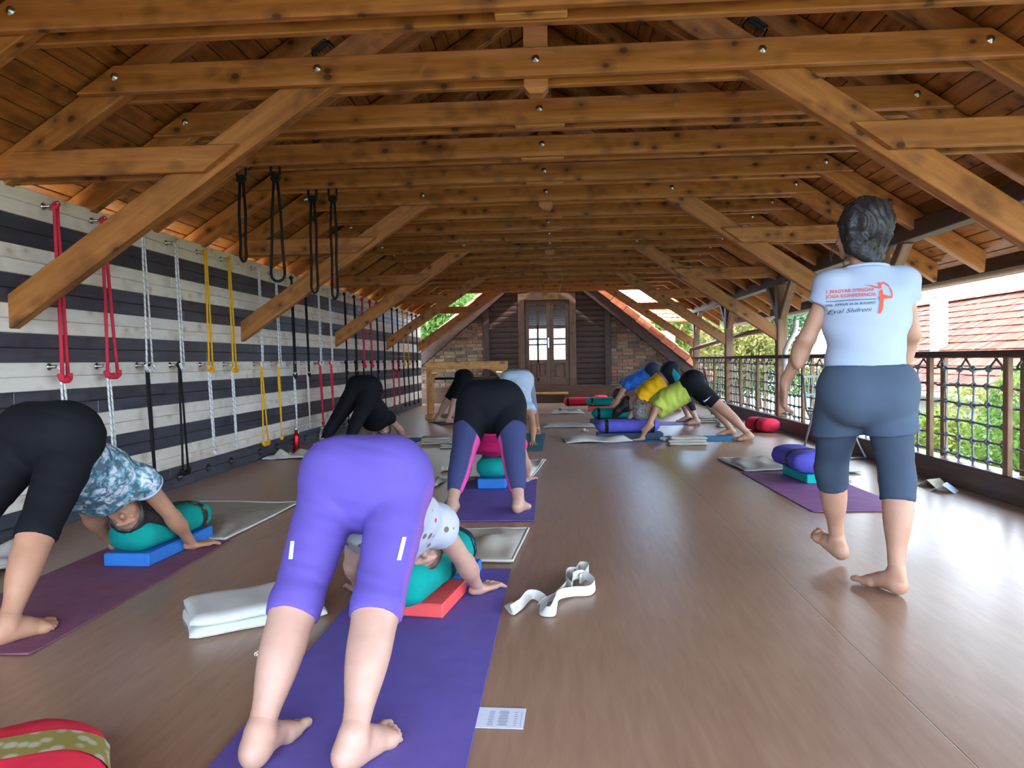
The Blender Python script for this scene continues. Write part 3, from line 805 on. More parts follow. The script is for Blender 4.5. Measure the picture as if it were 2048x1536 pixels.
tree('leafy_tree', 'blue-green tree behind the others at the left opening', 'tree', 945, 592, 40, (3.0, 2.6, 2.2), M_LEAF[2], 8000, .13, 21, gt)
tree('leafy_tree', 'broad leafy tree closing the view beyond the far left corner', 'tree', 852, 680, 33, (3.4, 2.6, 2.6), M_LEAF[0], 8000, .12, 22, gt)
tree('garden_hedge', 'clipped green garden hedge low behind the far net panels', 'hedge', 1480, 745, 23, (3.2, 1.2, 1.0), M_LEAF[0], 9000, .07, 23, gt)
# ------------------------------------------------------------------ mats, blocks, bolsters, blankets, belts
def fabric(name, c, var=.12, rough=.85, weave=900, scale=10, spec=.15):
    t = NT(name)
    d = tuple(x * (1 - var) for x in c[:3]) + (1,); l = tuple(min(1, x * (1 + var)) for x in c[:3]) + (1,)
    t.base(t.ramp(t.noise(t.coords(), scale, 3), [(.3, d), (.7, l)]))
    return t.set(rough, spec)
M_MAT = {'purple': fabric('mat_purple', rgb(104, 90, 164), .08, .7), 'burgundy': fabric('mat_burgundy', rgb(130, 84, 108), .08, .7), 'teal': fabric('mat_teal', rgb(42, 112, 132), .08, .7),
         'blue': fabric('mat_blue', rgb(46, 116, 156), .08, .7), 'lavender': fabric('mat_lavender', rgb(136, 130, 186), .08, .7), 'dark': fabric('mat_dark', rgb(48, 58, 78), .1, .7), 'violet': fabric('mat_violet', rgb(140, 92, 138), .08, .7),
         'pinkish': fabric('mat_mauve', rgb(150, 124, 150), .08, .7)}
def mat_obj(c, w, l, ang_, colr, label, thick=.005):
    """mat centred at c, length along local x turned by ang_ from +y"""
    M = Matrix.Translation((c[0], c[1], 0)) @ Matrix.Rotation(math.pi / 2 + ang_, 4, 'Z')
    nx, ny = 24, 6
    g = random.Random(int(c[0] * 100)); vs = []; fs = []
    for s in (1, 0):
        for i in range(nx + 1):
            for j in range(ny + 1):
                x = -l / 2 + l * i / nx; y = -w / 2 + w * j / ny
                e = max(abs(x) / (l / 2), 0)
                lift = .006 * max(0, e - .92) / .08 * (g.random() if s else .5)
                vs.append((x, y, .001 + s * thick + (lift if s else lift)))
    N = (nx + 1) * (ny + 1)
    for i in range(nx):
        for j in range(ny):
            a = i * (ny + 1) + j; q = (a, a + ny + 1, a + ny + 2, a + 1)
            fs.append(q); fs.append(tuple(N + k for k in q[::-1]))
    ring = [i * (ny + 1) for i in range(nx + 1)] + [nx * (ny + 1) + j for j in range(1, ny + 1)] + [i * (ny + 1) + ny for i in range(nx - 1, -1, -1)] + [j for j in range(ny - 1, 0, -1)]
    for a, b in zip(ring, ring[1:] + ring[:1]): fs.append((b, a, N + a, N + b))
    o = MB().add(vs, fs).obj('yoga_mat', M_MAT[colr], None, M); tag(o, label, 'yoga mat', 'yoga mats'); return o
mat_obj((-.56, 2.50), .64, 1.82, .0, 'purple', 'purple yoga mat under the person in purple leggings')
mat_obj((-2.17, 3.17), .62, 1.60, .012, 'burgundy', 'burgundy yoga mat on the left under the person in the camouflage top')
mat_obj((-.50, 5.30), .64, 1.70, .02, 'purple', 'purple yoga mat further back under the black and navy leggings')
mat_obj((-.50, 8.85), .62, 1.83, .0, 'teal', 'teal yoga mat under the person in the light blue top')
mat_obj((-2.15, 8.55), .62, 1.75, -.18, 'blue', 'blue yoga mat mostly hidden under the person dressed all in black')
mat_obj((-1.30, 11.90), .62, 1.6, -1.04, 'dark', 'dark blue yoga mat under the bare calves by the trestle')
mat_obj((1.30, 8.98), .62, 1.76, 1.60, 'blue', 'blue yoga mat under the person in the lime top')
mat_obj((1.20, 11.12), .62, 1.76, 1.60, 'lavender', 'lavender yoga mat under the person in the yellow top')
mat_obj((1.28, 13.78), .62, 1.76, 1.60, 'pinkish', 'mauve yoga mat under the person in the blue top')
mat_obj((1.90, 5.52), .64, 1.62, .03, 'violet', 'violet yoga mat with nobody on it beside the railing')

M_FOAM = {'blue': fabric('foam_blue', rgb(56, 122, 206), .05, .6), 'coral': fabric('foam_coral', rgb(236, 88, 88), .05, .6), 'teal': fabric('foam_teal', rgb(24, 176, 168), .05, .6), 'grey': fabric('foam_grey', rgb(58, 74, 96), .05, .6)}
def foam(c, size, ang_, colr, label, z=.008):
    M = Matrix.Translation((c[0], c[1], z + size[2] / 2)) @ Matrix.Rotation(ang_, 4, 'Z')
    o = MB().box((0, 0, 0), size, bev=.006).obj('foam_block', M_FOAM[colr], None, M); tag(o, label, 'foam block', 'foam blocks')
foam((-2.14, 3.74), (.24, .62, .065), -.04, 'blue', 'blue foam slab under the teal bolster on the burgundy mat')
foam((-.55, 2.92), (.24, .33, .055), -.16, 'coral', 'coral foam slab under the near end of the closest teal bolster')
foam((-.50, 3.25), (.22, .30, .055), -.10, 'blue', 'blue foam slab under the far end of the closest teal bolster')
foam((-.53, 5.86), (.22, .60, .075), 0, 'blue', 'blue foam slab under the bolster between the black and navy leggings')
foam((.86, 9.02), (.80, .26, .08), .02, 'grey', 'dark grey foam slab under the lilac bolster')
foam((.86, 11.36), (.76, .26, .06), .02, 'grey', 'dark foam slab under the middle teal bolster on the right')
foam((.92, 14.1), (.72, .26, .08), .02, 'coral', 'coral foam slab under the farthest teal bolster')
foam((2.01, 5.98), (.24, .52, .07), .06, 'teal', 'turquoise foam slab under the lilac bolster on the violet mat')

M_BOL = {'teal': fabric('bolster_teal', rgb(14, 148, 140), .1), 'red': fabric('bolster_red', rgb(226, 52, 76), .1), 'lilac': fabric('bolster_lilac', rgb(98, 96, 196), .1), 'dred': fabric('bolster_dark_red', rgb(178, 40, 62), .1)}
def band_mat(name, a, b):
    t = NT(name); v = t.coords((1, 1, 1)); vo = t.new('TexVoronoi'); vo.inputs['Scale'].default_value = 26; t.lk(v, vo.inputs['Vector'])
    t.base(t.ramp(vo.outputs['Distance'], [(.25, a), (.45, b)])); return t.set(.8, .2)
M_BAND = {'gold': band_mat('band_gold', rgb(150, 130, 70), rgb(52, 46, 40)), 'teal': band_mat('band_teal', rgb(30, 120, 130), rgb(20, 40, 60)), 'grey': band_mat('band_grey', rgb(176, 170, 150), rgb(140, 128, 66)), 'dark': band_mat('band_dark', rgb(70, 60, 30), rgb(20, 20, 26))}
def bolster(c, L, w, h, ang_, colr, label, z=.07, band='gold', bands=(-.36, .36), tilt=0.0, puff=1.0, seed=0, bandw=.045, rnd=.74):
    """stuffed bolster, length along local x; c floor point, z its underside"""
    root = empty('bolster', (c[0], c[1], z), label, 'bolster', 'bolsters')
    M = Matrix.Translation((c[0], c[1], z + h / 2)) @ Matrix.Rotation(ang_, 4, 'Z') @ Matrix.Rotation(tilt, 4, 'Y')
    g = np.random.default_rng(seed); ph = g.uniform(0, 6, 6)
    nu, nv = 34, 36
    def ring(x, s, e, off=0):
        out = []
        for k in range(nv):
            a = 2 * math.pi * k / nv; ca, sa = math.cos(a), math.sin(a); p = 2.5
            r = (abs(ca) ** p + abs(sa) ** p) ** (-1 / p)
            wr = 1 + .012 * math.sin(9 * a + ph[0] + 7 * x / L) + .010 * math.sin(5 * a + ph[1] - 11 * x / L)
            out.append((x, (w / 2 * s + off) * r * ca * wr, (h / 2 * s + off) * r * sa * wr))
        return out
    vs = []; prof = []
    for i in range(nu + 1):
        t = -1 + 2 * i / nu
        x = t * L / 2
        at_ = abs(t)
        s = (1 - max(0, (at_ - rnd) / (1 - rnd)) ** 2.6 * .66)
        prof.append((x, s))
    for x, s in prof: vs += ring(x, s, 0)
    fs = []
    for i in range(nu):
        for k in range(nv):
            k2 = (k + 1) % nv; fs.append((i * nv + k, i * nv + k2, (i + 1) * nv + k2, (i + 1) * nv + k))
    n0 = len(vs); vs.append((-L / 2 - .012, 0, 0)); vs.append((L / 2 + .012, 0, 0))
    for k in range(nv):
        k2 = (k + 1) % nv; fs.append((n0, k2, k)); fs.append((n0 + 1, nu * nv + k, nu * nv + k2))
    MB().add(vs, fs, True).obj('cover', M_BOL[colr], root, M)
    for b in bands:
        vs = []
        for x in (b * L - bandw / 2, b * L + bandw / 2):
            t = abs(2 * x / L); s = (1 - max(0, (t - rnd) / (1 - rnd)) ** 2.6 * .66)
            vs += ring(x, s, 0, .0045)
        MB().add(vs, [(k, (k + 1) % nv, nv + (k + 1) % nv, nv + k) for k in range(nv)], True).obj('strap', M_BAND[band], root, M)
    # carrying handle on one end
    return root
bolster((-2.13, 3.74), .66, .25, .155, math.pi / 2 - .06, 'teal', 'teal bolster on the blue slab on the burgundy mat', .073, 'gold', (.30,), seed=1)
bolster((-.585, 2.98), .70, .29, .19, math.pi / 2 - .22, 'teal', 'closest teal bolster, under the head of the person in purple leggings', .063, 'teal', (.0, .38), seed=2)
bolster((-.53, 5.88), .62, .25, .16, math.pi / 2, 'teal', 'teal bolster seen between the black and navy leggings', .083, 'gold', (.3,), seed=3)
bolster((.84, 9.02), .78, .25, .165, .02, 'lilac', 'lilac bolster under the head of the person in the lime top', .088, 'dark', (-.34, .38), seed=4)
bolster((.86, 11.36), .70, .25, .17, .02, 'teal', 'middle teal bolster on the right, in front of the yellow top', .068, 'dark', (-.36, .36), seed=5)
bolster((.90, 14.12), .74, .25, .17, .02, 'teal', 'farthest teal bolster, lying on the coral slab', .088, 'gold', (-.36, .36), seed=6)
bolster((.46, 15.72), .72, .25, .18, .02, 'dred', 'dark red bolster lying farthest back before the door', .002, 'dark', (-.38,), seed=7)
bolster((.92, 16.1), .30, .2, .2, .6, 'red', 'small bright red bolster end behind the dark red bolster', .002, 'dark', (), seed=8)
bolster((1.965, 6.02), .64, .32, .175, math.pi / 2 + .05, 'lilac', 'lilac bolster on the turquoise slab on the violet mat', .078, 'gold', (-.16,), seed=9)
bolster((2.70, 9.84), .52, .27, .18, math.pi / 2 + .28, 'red', 'red bolster lying against the kerb under the railing', .002, 'dark', (-.1,), seed=10)
bolster((-1.11, 1.34), .70, .36, .20, math.pi / 2 + .55, 'red', 'red bolster cut off at the bottom left corner', .002, 'grey', (.14,), seed=11, bandw=.10, rnd=.35)

# blankets ------------------------------------------------------------
M_BLK = {'white': fabric('cotton_white', rgb(206, 204, 198), .06), 'cream': fabric('cotton_cream', rgb(188, 182, 170), .08), 'grey': fabric('cotton_grey', rgb(164, 158, 146), .1), 'edge': fabric('blanket_hem', rgb(208, 206, 200), .05), 'pw': fabric('towel_white', rgb(206, 208, 212), .05)}
def sheet(quad, label, colr='cream', amp=.012, thick=.014, seed=0, name='blanket', z=.003, hem=True, lift=None, cat='blanket'):
    """spread blanket over four floor corners, with soft folds and a hem"""
    g = np.random.default_rng(seed); q = [Vector((*p, 0)) for p in quad]
    c = sum(q, Vector()) / 4
    n = 26; ph = g.uniform(0, 6.28, 8); fr = g.uniform(3, 9, 8)
    top = []; 
    def H(u, v):
        e = min(u, v, 1 - u, 1 - v)
        h = amp * (.5 + .5 * math.sin(fr[0] * u + fr[1] * v + ph[0])) + amp * .6 * (.5 + .5 * math.sin(fr[2] * u - fr[3] * v + ph[1])) + amp * .35 * math.sin(fr[4] * 2.4 * u + fr[5] * v + ph[2])
        h = max(h, 0) * min(1, e * 7 + .25)
        if lift: h += lift(u, v)
        return h
    vs = []
    for s in (1, 0):
        for i in range(n + 1):
            for j in range(n + 1):
                u, v = i / n, j / n
                p = q[0] * (1 - u) * (1 - v) + q[1] * u * (1 - v) + q[2] * u * v + q[3] * (1 - u) * v
                w = .012 * math.sin(5 * u + ph[3]) * (1 if v in (0, 1) else 0) + 0
                e = min(u, v, 1 - u, 1 - v)
                rnd = thick * (.55 if e == 0 else 1)
                vs.append(((p.x - c.x) * (1 + w), (p.y - c.y) * (1 + w), z + H(u, v) * (1 if s else .96) + (rnd if s else 0)))
    N = (n + 1) ** 2; fs = []
    for i in range(n):
        for j in range(n):
            a = i * (n + 1) + j; f = (a, a + n + 1, a + n + 2, a + 1)
            fs.append(f); fs.append(tuple(N + k for k in f[::-1]))
    ring = [i * (n + 1) for i in range(n + 1)] + [n * (n + 1) + j for j in range(1, n + 1)] + [i * (n + 1) + n for i in range(n - 1, -1, -1)] + [j for j in range(n - 1, 0, -1)]
    for a, b in zip(ring, ring[1:] + ring[:1]): fs.append((b, a, N + a, N + b))
    root = empty(name, (c.x, c.y, 0), label, cat, 'blankets')
    MB().add(vs, fs, True).obj('cloth', M_BLK[colr], root, Matrix.Translation((c.x, c.y, 0)))
    if hem:
        pts = [(vs[a][0] + c.x, vs[a][1] + c.y, vs[a][2] + .001) for a in ring]
        MB().tube(pts, .007, 6, closed=True).obj('hem', M_BLK['edge'], root)
    return root
def folded(c, L, W, ang_, label, colr='white', layers=4, th=.022, seed=0, name='folded_blanket', z0=.002):
    """blanket folded into a flat pad: every visible layer is its own fold"""
    root = empty(name, (c[0], c[1], 0), label, 'blanket', 'blankets')
    g = np.random.default_rng(seed); M = Matrix.Translation((c[0], c[1], z0)) @ Matrix.Rotation(ang_, 4, 'Z')
    nx, ny = 20, 10
    for k in range(layers):
        l = L * (1 - .02 * k) * (1 + .03 * (g.random() - .5)); w = W * (1 - .015 * k) * (1 + .05 * (g.random() - .5)); ph = g.uniform(0, 6, 4)
        ox, oy = (g.random(2) - .5) * .012
        vs = []
        for i in range(nx + 1):
            u = i / nx; x = -l / 2 + l * u
            sec = []
            for j in range(ny + 1):        # top then bottom
                v = j / ny; sec.append((-w / 2 + w * v, 1))
            for j in range(ny, -1, -1): sec.append((-w / 2 + w * j / ny, 0))
            for (y, s) in sec:
                e = min(1, (w / 2 - abs(y)) / (th * .6)); ex = min(1, (l / 2 - abs(x)) / (th * .6))
                hh = th * .5 * (.35 + .65 * math.sqrt(max(0, e))) * (.35 + .65 * math.sqrt(max(0, ex)))
                wv = .004 * math.sin(4 * u * 3 + ph[0] + y * 8) + .003 * math.sin(9 * u + ph[1])
                vs.append((x + ox + .006 * math.sin(y * 20 + ph[2]), y + oy + .006 * math.sin(6 * u + ph[3]), (k + .5) * th * .92 + (hh if s else -hh) + wv * (k / max(layers, 1) + .2)))
        n = 2 * (ny + 1); fs = []
        for i in range(nx):
            for j in range(n):
                j2 = (j + 1) % n; fs.append((i * n + j, (i + 1) * n + j, (i + 1) * n + j2, i * n + j2))
        fs.append(tuple(range(n))); fs.append(tuple(range(nx * n, (nx + 1) * n))[::-1])
        MB().add(vs, fs, True).obj('fold', M_BLK[colr], root, M)
    return root
sheet([(-2.00, 3.98), (-1.90, 3.96), (-1.86, 5.02), (-2.62, 5.05)], 'grey spread blanket beyond the teal bolster on the left', 'grey', .012, .014, 1)
folded((-1.22, 2.78), .50, .34, .55, 'thick white folded blanket left of the purple leggings', 'white', 2, .042, 2)
sheet([(-.62, 3.56), (-.24, 3.53), (-.19, 4.22), (-.66, 4.18)], 'cream blanket with a turned-back corner beyond the nearest teal bolster', 'cream', .012, .014, 3,
      lift=lambda u, v: .035 * math.exp(-((u - .62) ** 2 + (v - .45) ** 2) / .03))
sheet([(-.36, 5.95), (-.26, 5.85), (-.14, 7.12), (-.60, 7.05)], 'white crumpled blanket beside the mid purple mat', 'white', .022, .014, 4)
folded((-.53, 5.95), .34, .34, .0, 'cream blanket laid on the teal bolster under the head', 'cream', 2, .026, 5, z0=.245)
folded((-1.50, 8.70), .36, .22, .06, 'grey folded blanket on the floor left of the black and navy leggings', 'grey', 3, .030, 6)
folded((-1.22, 8.30), .32, .16, .1, 'smaller grey folded cloth beside the grey folded blanket', 'grey', 2, .024, 7)
sheet([(-1.25, 10.2), (-.95, 10.0), (-.9, 10.9), (-1.3, 11.0)], 'pale crumpled cloth on the floor behind the black-clad hips', 'cream', .03, .012, 8)
folded((-2.12, 12.75), .50, .22, .05, 'grey rumpled blanket on the floor before the trestle', 'grey', 2, .035, 9)
sheet([(-3.03, 7.42), (-2.50, 7.40), (-2.52, 7.80), (-2.86, 7.75)], 'cream crumpled cloth by the striped wall near the red bottle', 'cream', .045, .012, 10)
sheet([(-3.10, 7.36), (-2.86, 7.38), (-2.84, 7.62), (-3.06, 7.66)], 'white cotton cloth tip beside the cream cloth by the wall', 'pw', .02, .01, 11)
folded((1.45, 8.40), .44, .20, .05, 'cream folded blanket in front of the lime top\'s blue mat', 'cream', 3, .034, 12)
sheet([(.08, 8.60), (.86, 8.66), (.80, 9.0), (.02, 9.26)], 'white rumpled blanket at the head end of the blue mat', 'white', .035, .014, 13)
sheet([(-.26, 10.60), (.52, 10.55), (.50, 11.1), (-.22, 11.15)], 'long white blanket before the middle teal bolster', 'white', .022, .012, 14)
sheet([(-.15, 13.28), (.46, 13.2), (.40, 13.9), (-.1, 14.0)], 'white blanket before the farthest teal bolster', 'white', .03, .012, 15)
folded((.18, 13.72), .36, .24, .2, 'grey crumpled cloth lying on the far white blanket', 'grey', 2, .03, 16, z0=.03)
folded((2.28, 11.28), .46, .30, -.1, 'grey rolled blanket behind the heel of the lime top person', 'grey', 3, .036, 17)
folded((2.38, 10.55), .26, .20, .15, 'white towel roll beside the grey rolled blanket', 'white', 3, .03, 18)
sheet([(1.54, 7.14), (2.0, 7.2), (1.98, 6.42), (1.60, 6.36)], 'grey patterned blanket at the far end of the violet mat', 'grey', .016, .014, 19)
sheet([(2.16, 6.20), (2.52, 6.25), (2.45, 7.0), (2.12, 6.9)], 'white blanket partly behind the walking legs', 'white', .03, .014, 20)
sheet([(-3.05, 3.40), (-2.72, 3.28), (-2.70, 3.62), (-3.04, 3.80)], 'white blanket at the left edge beside the burgundy mat', 'white', .05, .016, 21)
sheet([(-1.15, 5.72), (-.98, 5.70), (-.95, 6.02), (-1.12, 6.05)], 'small cream cloth fold left of the mid purple mat', 'cream', .02, .012, 22, hem=False)

# belts ---------------------------------------------------------------
def ribbon(name, pts, width, mat, parent, n=8, thick=.003, up=None):
    """flat strap on edge: pts are (x, y, z_bottom, lean); the strap stands `width` tall and leans sideways"""
    P = smooth_path([p[:3] for p in pts], n); Ls = [p[3] for p in pts]
    m = len(P); vs = []
    for i, p in enumerate(P):
        t = (P[min(i + 1, m - 1)] - P[max(i - 1, 0)]); t = t.normalized() if t.length > 1e-6 else Vector((1, 0, 0))
        f = i / n; k = min(int(f), len(Ls) - 2); a = Ls[k] + (Ls[k + 1] - Ls[k]) * (f - k)
        side = Vector((-t.y, t.x, 0)); side = side.normalized() if side.length > 1e-6 else Vector((0, 1, 0))
        w = Vector((0, 0, 1)) * math.cos(a) + side * math.sin(a); nrm = t.cross(w).normalized() * thick / 2
        vs += [p + nrm, p + w * width + nrm, p + w * width - nrm, p - nrm]
    fs = []
    for i in range(m - 1):
        for k in range(4):
            k2 = (k + 1) % 4; fs.append((i * 4 + k, i * 4 + k2, (i + 1) * 4 + k2, (i + 1) * 4 + k))
    fs += [(3, 2, 1, 0), tuple((m - 1) * 4 + k for k in range(4))]
    return MB().add(vs, fs, False).obj(name, mat, parent)
M_BELT = fabric('belt_cotton', rgb(204, 200, 192), .06); M_BELTG = fabric('belt_cotton_grey', rgb(190, 182, 166), .08)
def belt(c, s, rot, label, seed, mat=None, wd=.036):
    root = empty('yoga_belt', (c[0], c[1], 0), label, 'belt', 'cotton belts')
    g = random.Random(seed); R = Matrix.Rotation(rot, 3, 'Z')
    pts = []; nn_ = 11
    for k in range(nn_):
        a = k * 1.35; r = s * (.35 + .65 * g.random())
        p = R @ Vector((r * math.cos(a) * 1.5, r * math.sin(a) * .8, 0))
        pts.append((c[0] + p.x, c[1] + p.y, .004 + .008 * g.random() + .012 * (k / nn_), .2 + 1.1 * g.random()))
    ribbon('strap', pts, wd, mat or M_BELT, root)
    return root
nb_ = empty('yoga_belt', (-.05, 3.05, 0), 'long white cotton belt looped on the floor right of the nearest purple mat', 'belt', 'cotton belts')
ribbon('strap', [(-.235, 2.90, .004, 1.2), (-.195, 2.80, .004, .9), (-.16, 2.86, .006, .3), (-.125, 2.98, .006, .5), (-.09, 2.93, .005, 1.1), (-.085, 2.80, .004, .7), (-.03, 2.79, .004, .6), (-.02, 2.88, .01, .2), (-.01, 2.96, .012, .1),
                 (.05, 3.02, .006, .2), (.12, 3.04, .005, .2), (.145, 3.14, .006, .1), (.10, 3.22, .02, .1), (.05, 3.16, .03, .1), (.045, 3.08, .03, .1)], .040, M_BELT, nb_)
ribbon('strap', [(.045, 3.08, .01, .1), (.02, 3.16, .012, 0), (.03, 3.27, .015, 0), (.075, 3.27, .015, 0), (.08, 3.18, .012, .1), (.105, 3.24, .012, 0), (.125, 3.36, .012, 0), (.085, 3.38, .012, .1), (.06, 3.30, .01, .2), (-.02, 3.0, .008, .3), (-.10, 2.92, .005, .9)], .040, M_BELT, nb_)
belt((-1.02, 6.55), .10, .3, 'grey coiled belt on the floor beside the mid purple mat', 5, M_BELTG)
belt((1.32, 8.80), .10, .0, 'cream coiled belt at the end of the dark grey slab', 6, M_BELTG)
belt((2.20, 5.95), .11, .2, 'white coiled belt behind the walking legs on the violet mat', 7)
belt((2.05, 6.25), .06, .2, 'small grey belt end beside the turquoise slab', 8, M_BELTG)
belt((-1.15, 8.95), .10, .4, 'grey coiled belt behind the grey folded cloth', 9, M_BELTG)
belt((.34, 10.0), .05, .1, 'small white belt left of the lilac bolster', 10)

# papers --------------------------------------------------------------
M_PAPER = plain('paper', rgb(214, 218, 232), .8, .2, var=.02); M_INK = plain('ink', rgb(120, 122, 140), .8, .2)
pc = empty('printed_card', (-.185, 1.985, 0), 'white printed card on the floor beside the nearest purple mat', 'card')
Mp = Matrix.Translation((-.185, 1.985, .003)) @ Matrix.Rotation(-.03, 4, 'Z')
MB().box((0, 0, 0), (.155, .115, .0012)).obj('sheet', M_PAPER, pc, Mp)
g = random.Random(3)
for col_, n_, w_ in ((.052, 7, .012), (.018, 12, .030), (-.016, 9, .018), (.068, 10, .004)):
    for k in range(n_):
        MB().box((col_ + .0, -.042 + .085 * k / n_, .0011), (w_ * (.6 + .4 * g.random()), .0022, .0004)).obj('print_line', M_INK, pc, Mp)
for c_, lbl, colr, rz in (((2.80, 5.62), 'tan folded card propped against the kerb', 'tan', .5), ((2.78, 5.42), 'white folded card on the floor by the kerb', 'white', .9)):
    fc = empty('folded_card', (*c_, 0), lbl, 'card', 'cards by the kerb')
    mm = M_PAPER if colr == 'white' else plain('kraft_card', rgb(206, 188, 158), .8, .2)
    for sg in (-1, 1):
        M = Matrix.Translation((*c_, .002)) @ Matrix.Rotation(rz, 4, 'Z') @ Matrix.Translation((0, 0, .055)) @ Matrix.Rotation(sg * .95, 4, 'X')
        MB().box((0, 0, -.048), (.15, .0015, .096)).obj('leaf', mm, fc, M)
# small clear hair ties by the white blanket
M_TIE = plain('clear_plastic', rgb(206, 196, 182), .2, .6)
for (x, y, s, l) in ((-1.06, 2.52, .018, 'small coiled clear hair tie beside the thick white blanket'), (-1.04, 2.40, .013, 'smaller clear hair tie in front of the coiled one')):
    o = MB()
    o.tube([(x + s * math.cos(a) + .004 * math.cos(6 * a), y + s * math.sin(a), .006 + .004 * math.sin(6 * a)) for a in [k * math.pi / 20 for k in range(40)]], .0028, 6, closed=True)
    o = o.obj('hair_tie', M_TIE); tag(o, l, 'hair tie', 'hair ties')

# bottles -------------------------------------------------------------
def bottle(loc, prof, mat, label, capprof, capmat, labelprof=None, labelmat=None):
    root = empty('bottle', loc, label, 'bottle', 'water bottles'); T = Matrix.Translation(loc)
    MB().lathe(prof, 20, None).obj('body', mat, root, T); MB().lathe(capprof, 16).obj('cap', capmat, root, T)
    if labelprof: MB().lathe(labelprof, 20).obj('paper_label', labelmat, root, T)
t = NT('red_steel'); t.base(rgb(160, 16, 34)); M_RS = t.set(.25, .5, .7)
t = NT('clear_pet'); t.base((.9, .95, 1, 1)); t.p.inputs['Transmission Weight'].default_value = .9; t.p.inputs['IOR'].default_value = 1.3; M_PET = t.set(.08, .5)
bottle((-2.98, 8.02, 0), [(.0, 0), (.034, 0), (.036, .01), (.036, .17), (.03, .20), (.017, .225), (.017, .235)], M_RS, 'red steel bottle standing by the striped wall', [(.020, .235), (.021, .27), (.018, .275), (0, .275)], M_STEEL)
bottle((-2.82, 8.45, 0), [(.0, 0), (.033, 0), (.036, .012), (.034, .05), (.036, .10), (.034, .15), (.026, .19), (.014, .215), (.014, .225)], M_PET, 'clear plastic bottle with yellow cap near the red bottle', [(.017, .222), (.017, .245), (0, .246)], plain('yellow_cap', rgb(214, 204, 60), .4, .4),
       [(.0365, .085), (.0365, .15)], plain('white_label', rgb(222, 226, 224), .5, .4))
t = NT('blue_pet'); t.base(rgb(50, 130, 220)); t.p.inputs['Transmission Weight'].default_value = .3; M_BPET = t.set(.15, .5)
bottle((2.78, 12.4, 0), [(.0, 0), (.04, 0), (.042, .01), (.042, .16), (.036, .185), (.03, .19)], M_BPET, 'blue drinking bottle beside the far railing post', [(.031, .188), (.031, .225), (.018, .235), (.016, .26), (0, .262)], plain('blue_cap', rgb(40, 104, 190), .35, .4))
ph = MB().box((0, 0, 0), (.075, .15, .009), bev=.003).obj('mobile_phone', M_BLACK, None, Matrix.Translation((-2.86, 8.1, .006)) @ Matrix.Rotation(-.9, 4, 'Z')); tag(ph, 'black phone lying beside the red bottle', 'phone')
cp = empty('dark_cup', (-2.68, 8.35, 0), 'small dark cup near the clear bottle', 'cup')
MB().lathe([(0, 0), (.028, 0), (.034, .05), (.036, .06), (.032, .06), (.028, .01), (0, .01)], 16).obj('body', M_BLACK, cp, Matrix.Translation((-2.68, 8.35, .001)))
MB().tube([(-2.644, 8.35, .045), (-2.615, 8.35, .04), (-2.618, 8.35, .018), (-2.648, 8.35, .014)], .005, 6).obj('handle', M_BLACK, cp)
nbk = MB().box((0, 0, 0), (.21, .15, .012), bev=.002).obj('notebook', M_PAPER, None, Matrix.Translation((-2.92, 8.75, .008)) @ Matrix.Rotation(.2, 4, 'Z')); tag(nbk, 'white notebook on the floor behind the clear bottle', 'notebook')

# chairs --------------------------------------------------------------
M_CHAIR = plain('grey_steel', rgb(176, 180, 184), .35, .5, .6)
def folding_chair(loc, rz, label, mat, folded_=False):
    root = empty('folding_chair', loc, label, 'chair', 'folding chairs')
    B = Matrix.Translation(loc) @ Matrix.Rotation(rz, 4, 'Z')
    if folded_: B = B @ Matrix.Rotation(-.16, 4, 'X')
    def tb(name, pts, r=.011): MB().tube([B @ Vector(p) for p in pts], r, 8).obj(name, mat, root)
    if not folded_:
        for sx in (-.2, .2):
            tb('back_leg', [(sx, .20, .011), (sx, .02, .42), (sx, -.02, .50)]); tb('front_leg', [(sx * .95, -.24, .011), (sx * .95, .14, .46), (sx * .95, .20, .80)])
        tb('foot_bar', [(-.19, -.24, .012), (.19, -.24, .012)]); tb('foot_bar', [(-.2, .20, .012), (.2, .20, .012)])
        M = B @ Matrix.Translation((0, -.04, .45)); MB().box((0, 0, 0), (.40, .38, .02), bev=.008).obj('seat', mat, root, M)
        M = B @ Matrix.Translation((0, .19, .70)) @ Matrix.Rotation(.12, 4, 'X')
        b_ = MB()
        for k in range(9): b_.box((-.18 + .045 * k, 0, 0), (.012, .008, .18))
        b_.box((0, 0, .09), (.40, .014, .02)); b_.box((0, 0, -.09), (.40, .014, .02)); b_.obj('backrest', mat, root, M)
    else:
        for sx in (-.19, .19):
            tb('leg', [(sx, 0, .011), (sx, .03, .80)]); tb('leg', [(sx * .9, .035, .011), (sx * .9, .02, .62)])
        tb('foot_bar', [(-.19, 0, .012), (.19, 0, .012)])
        MB().box((0, 0, 0), (.36, .02, .38), bev=.006).obj('seat', mat, root, B @ Matrix.Translation((0, .0, .40)))
        MB().box((0, 0, 0), (.38, .016, .18), bev=.006).obj('backrest', mat, root, B @ Matrix.Translation((0, .03, .74)))
folding_chair((2.68, 7.30, 0), .25, 'grey metal folding chair half hidden behind the walking legs', M_CHAIR)
folding_chair((2.72, 12.95, 0), 1.35, 'dark folded chair leaning at the last but one post', M_BLACKMETAL, True)
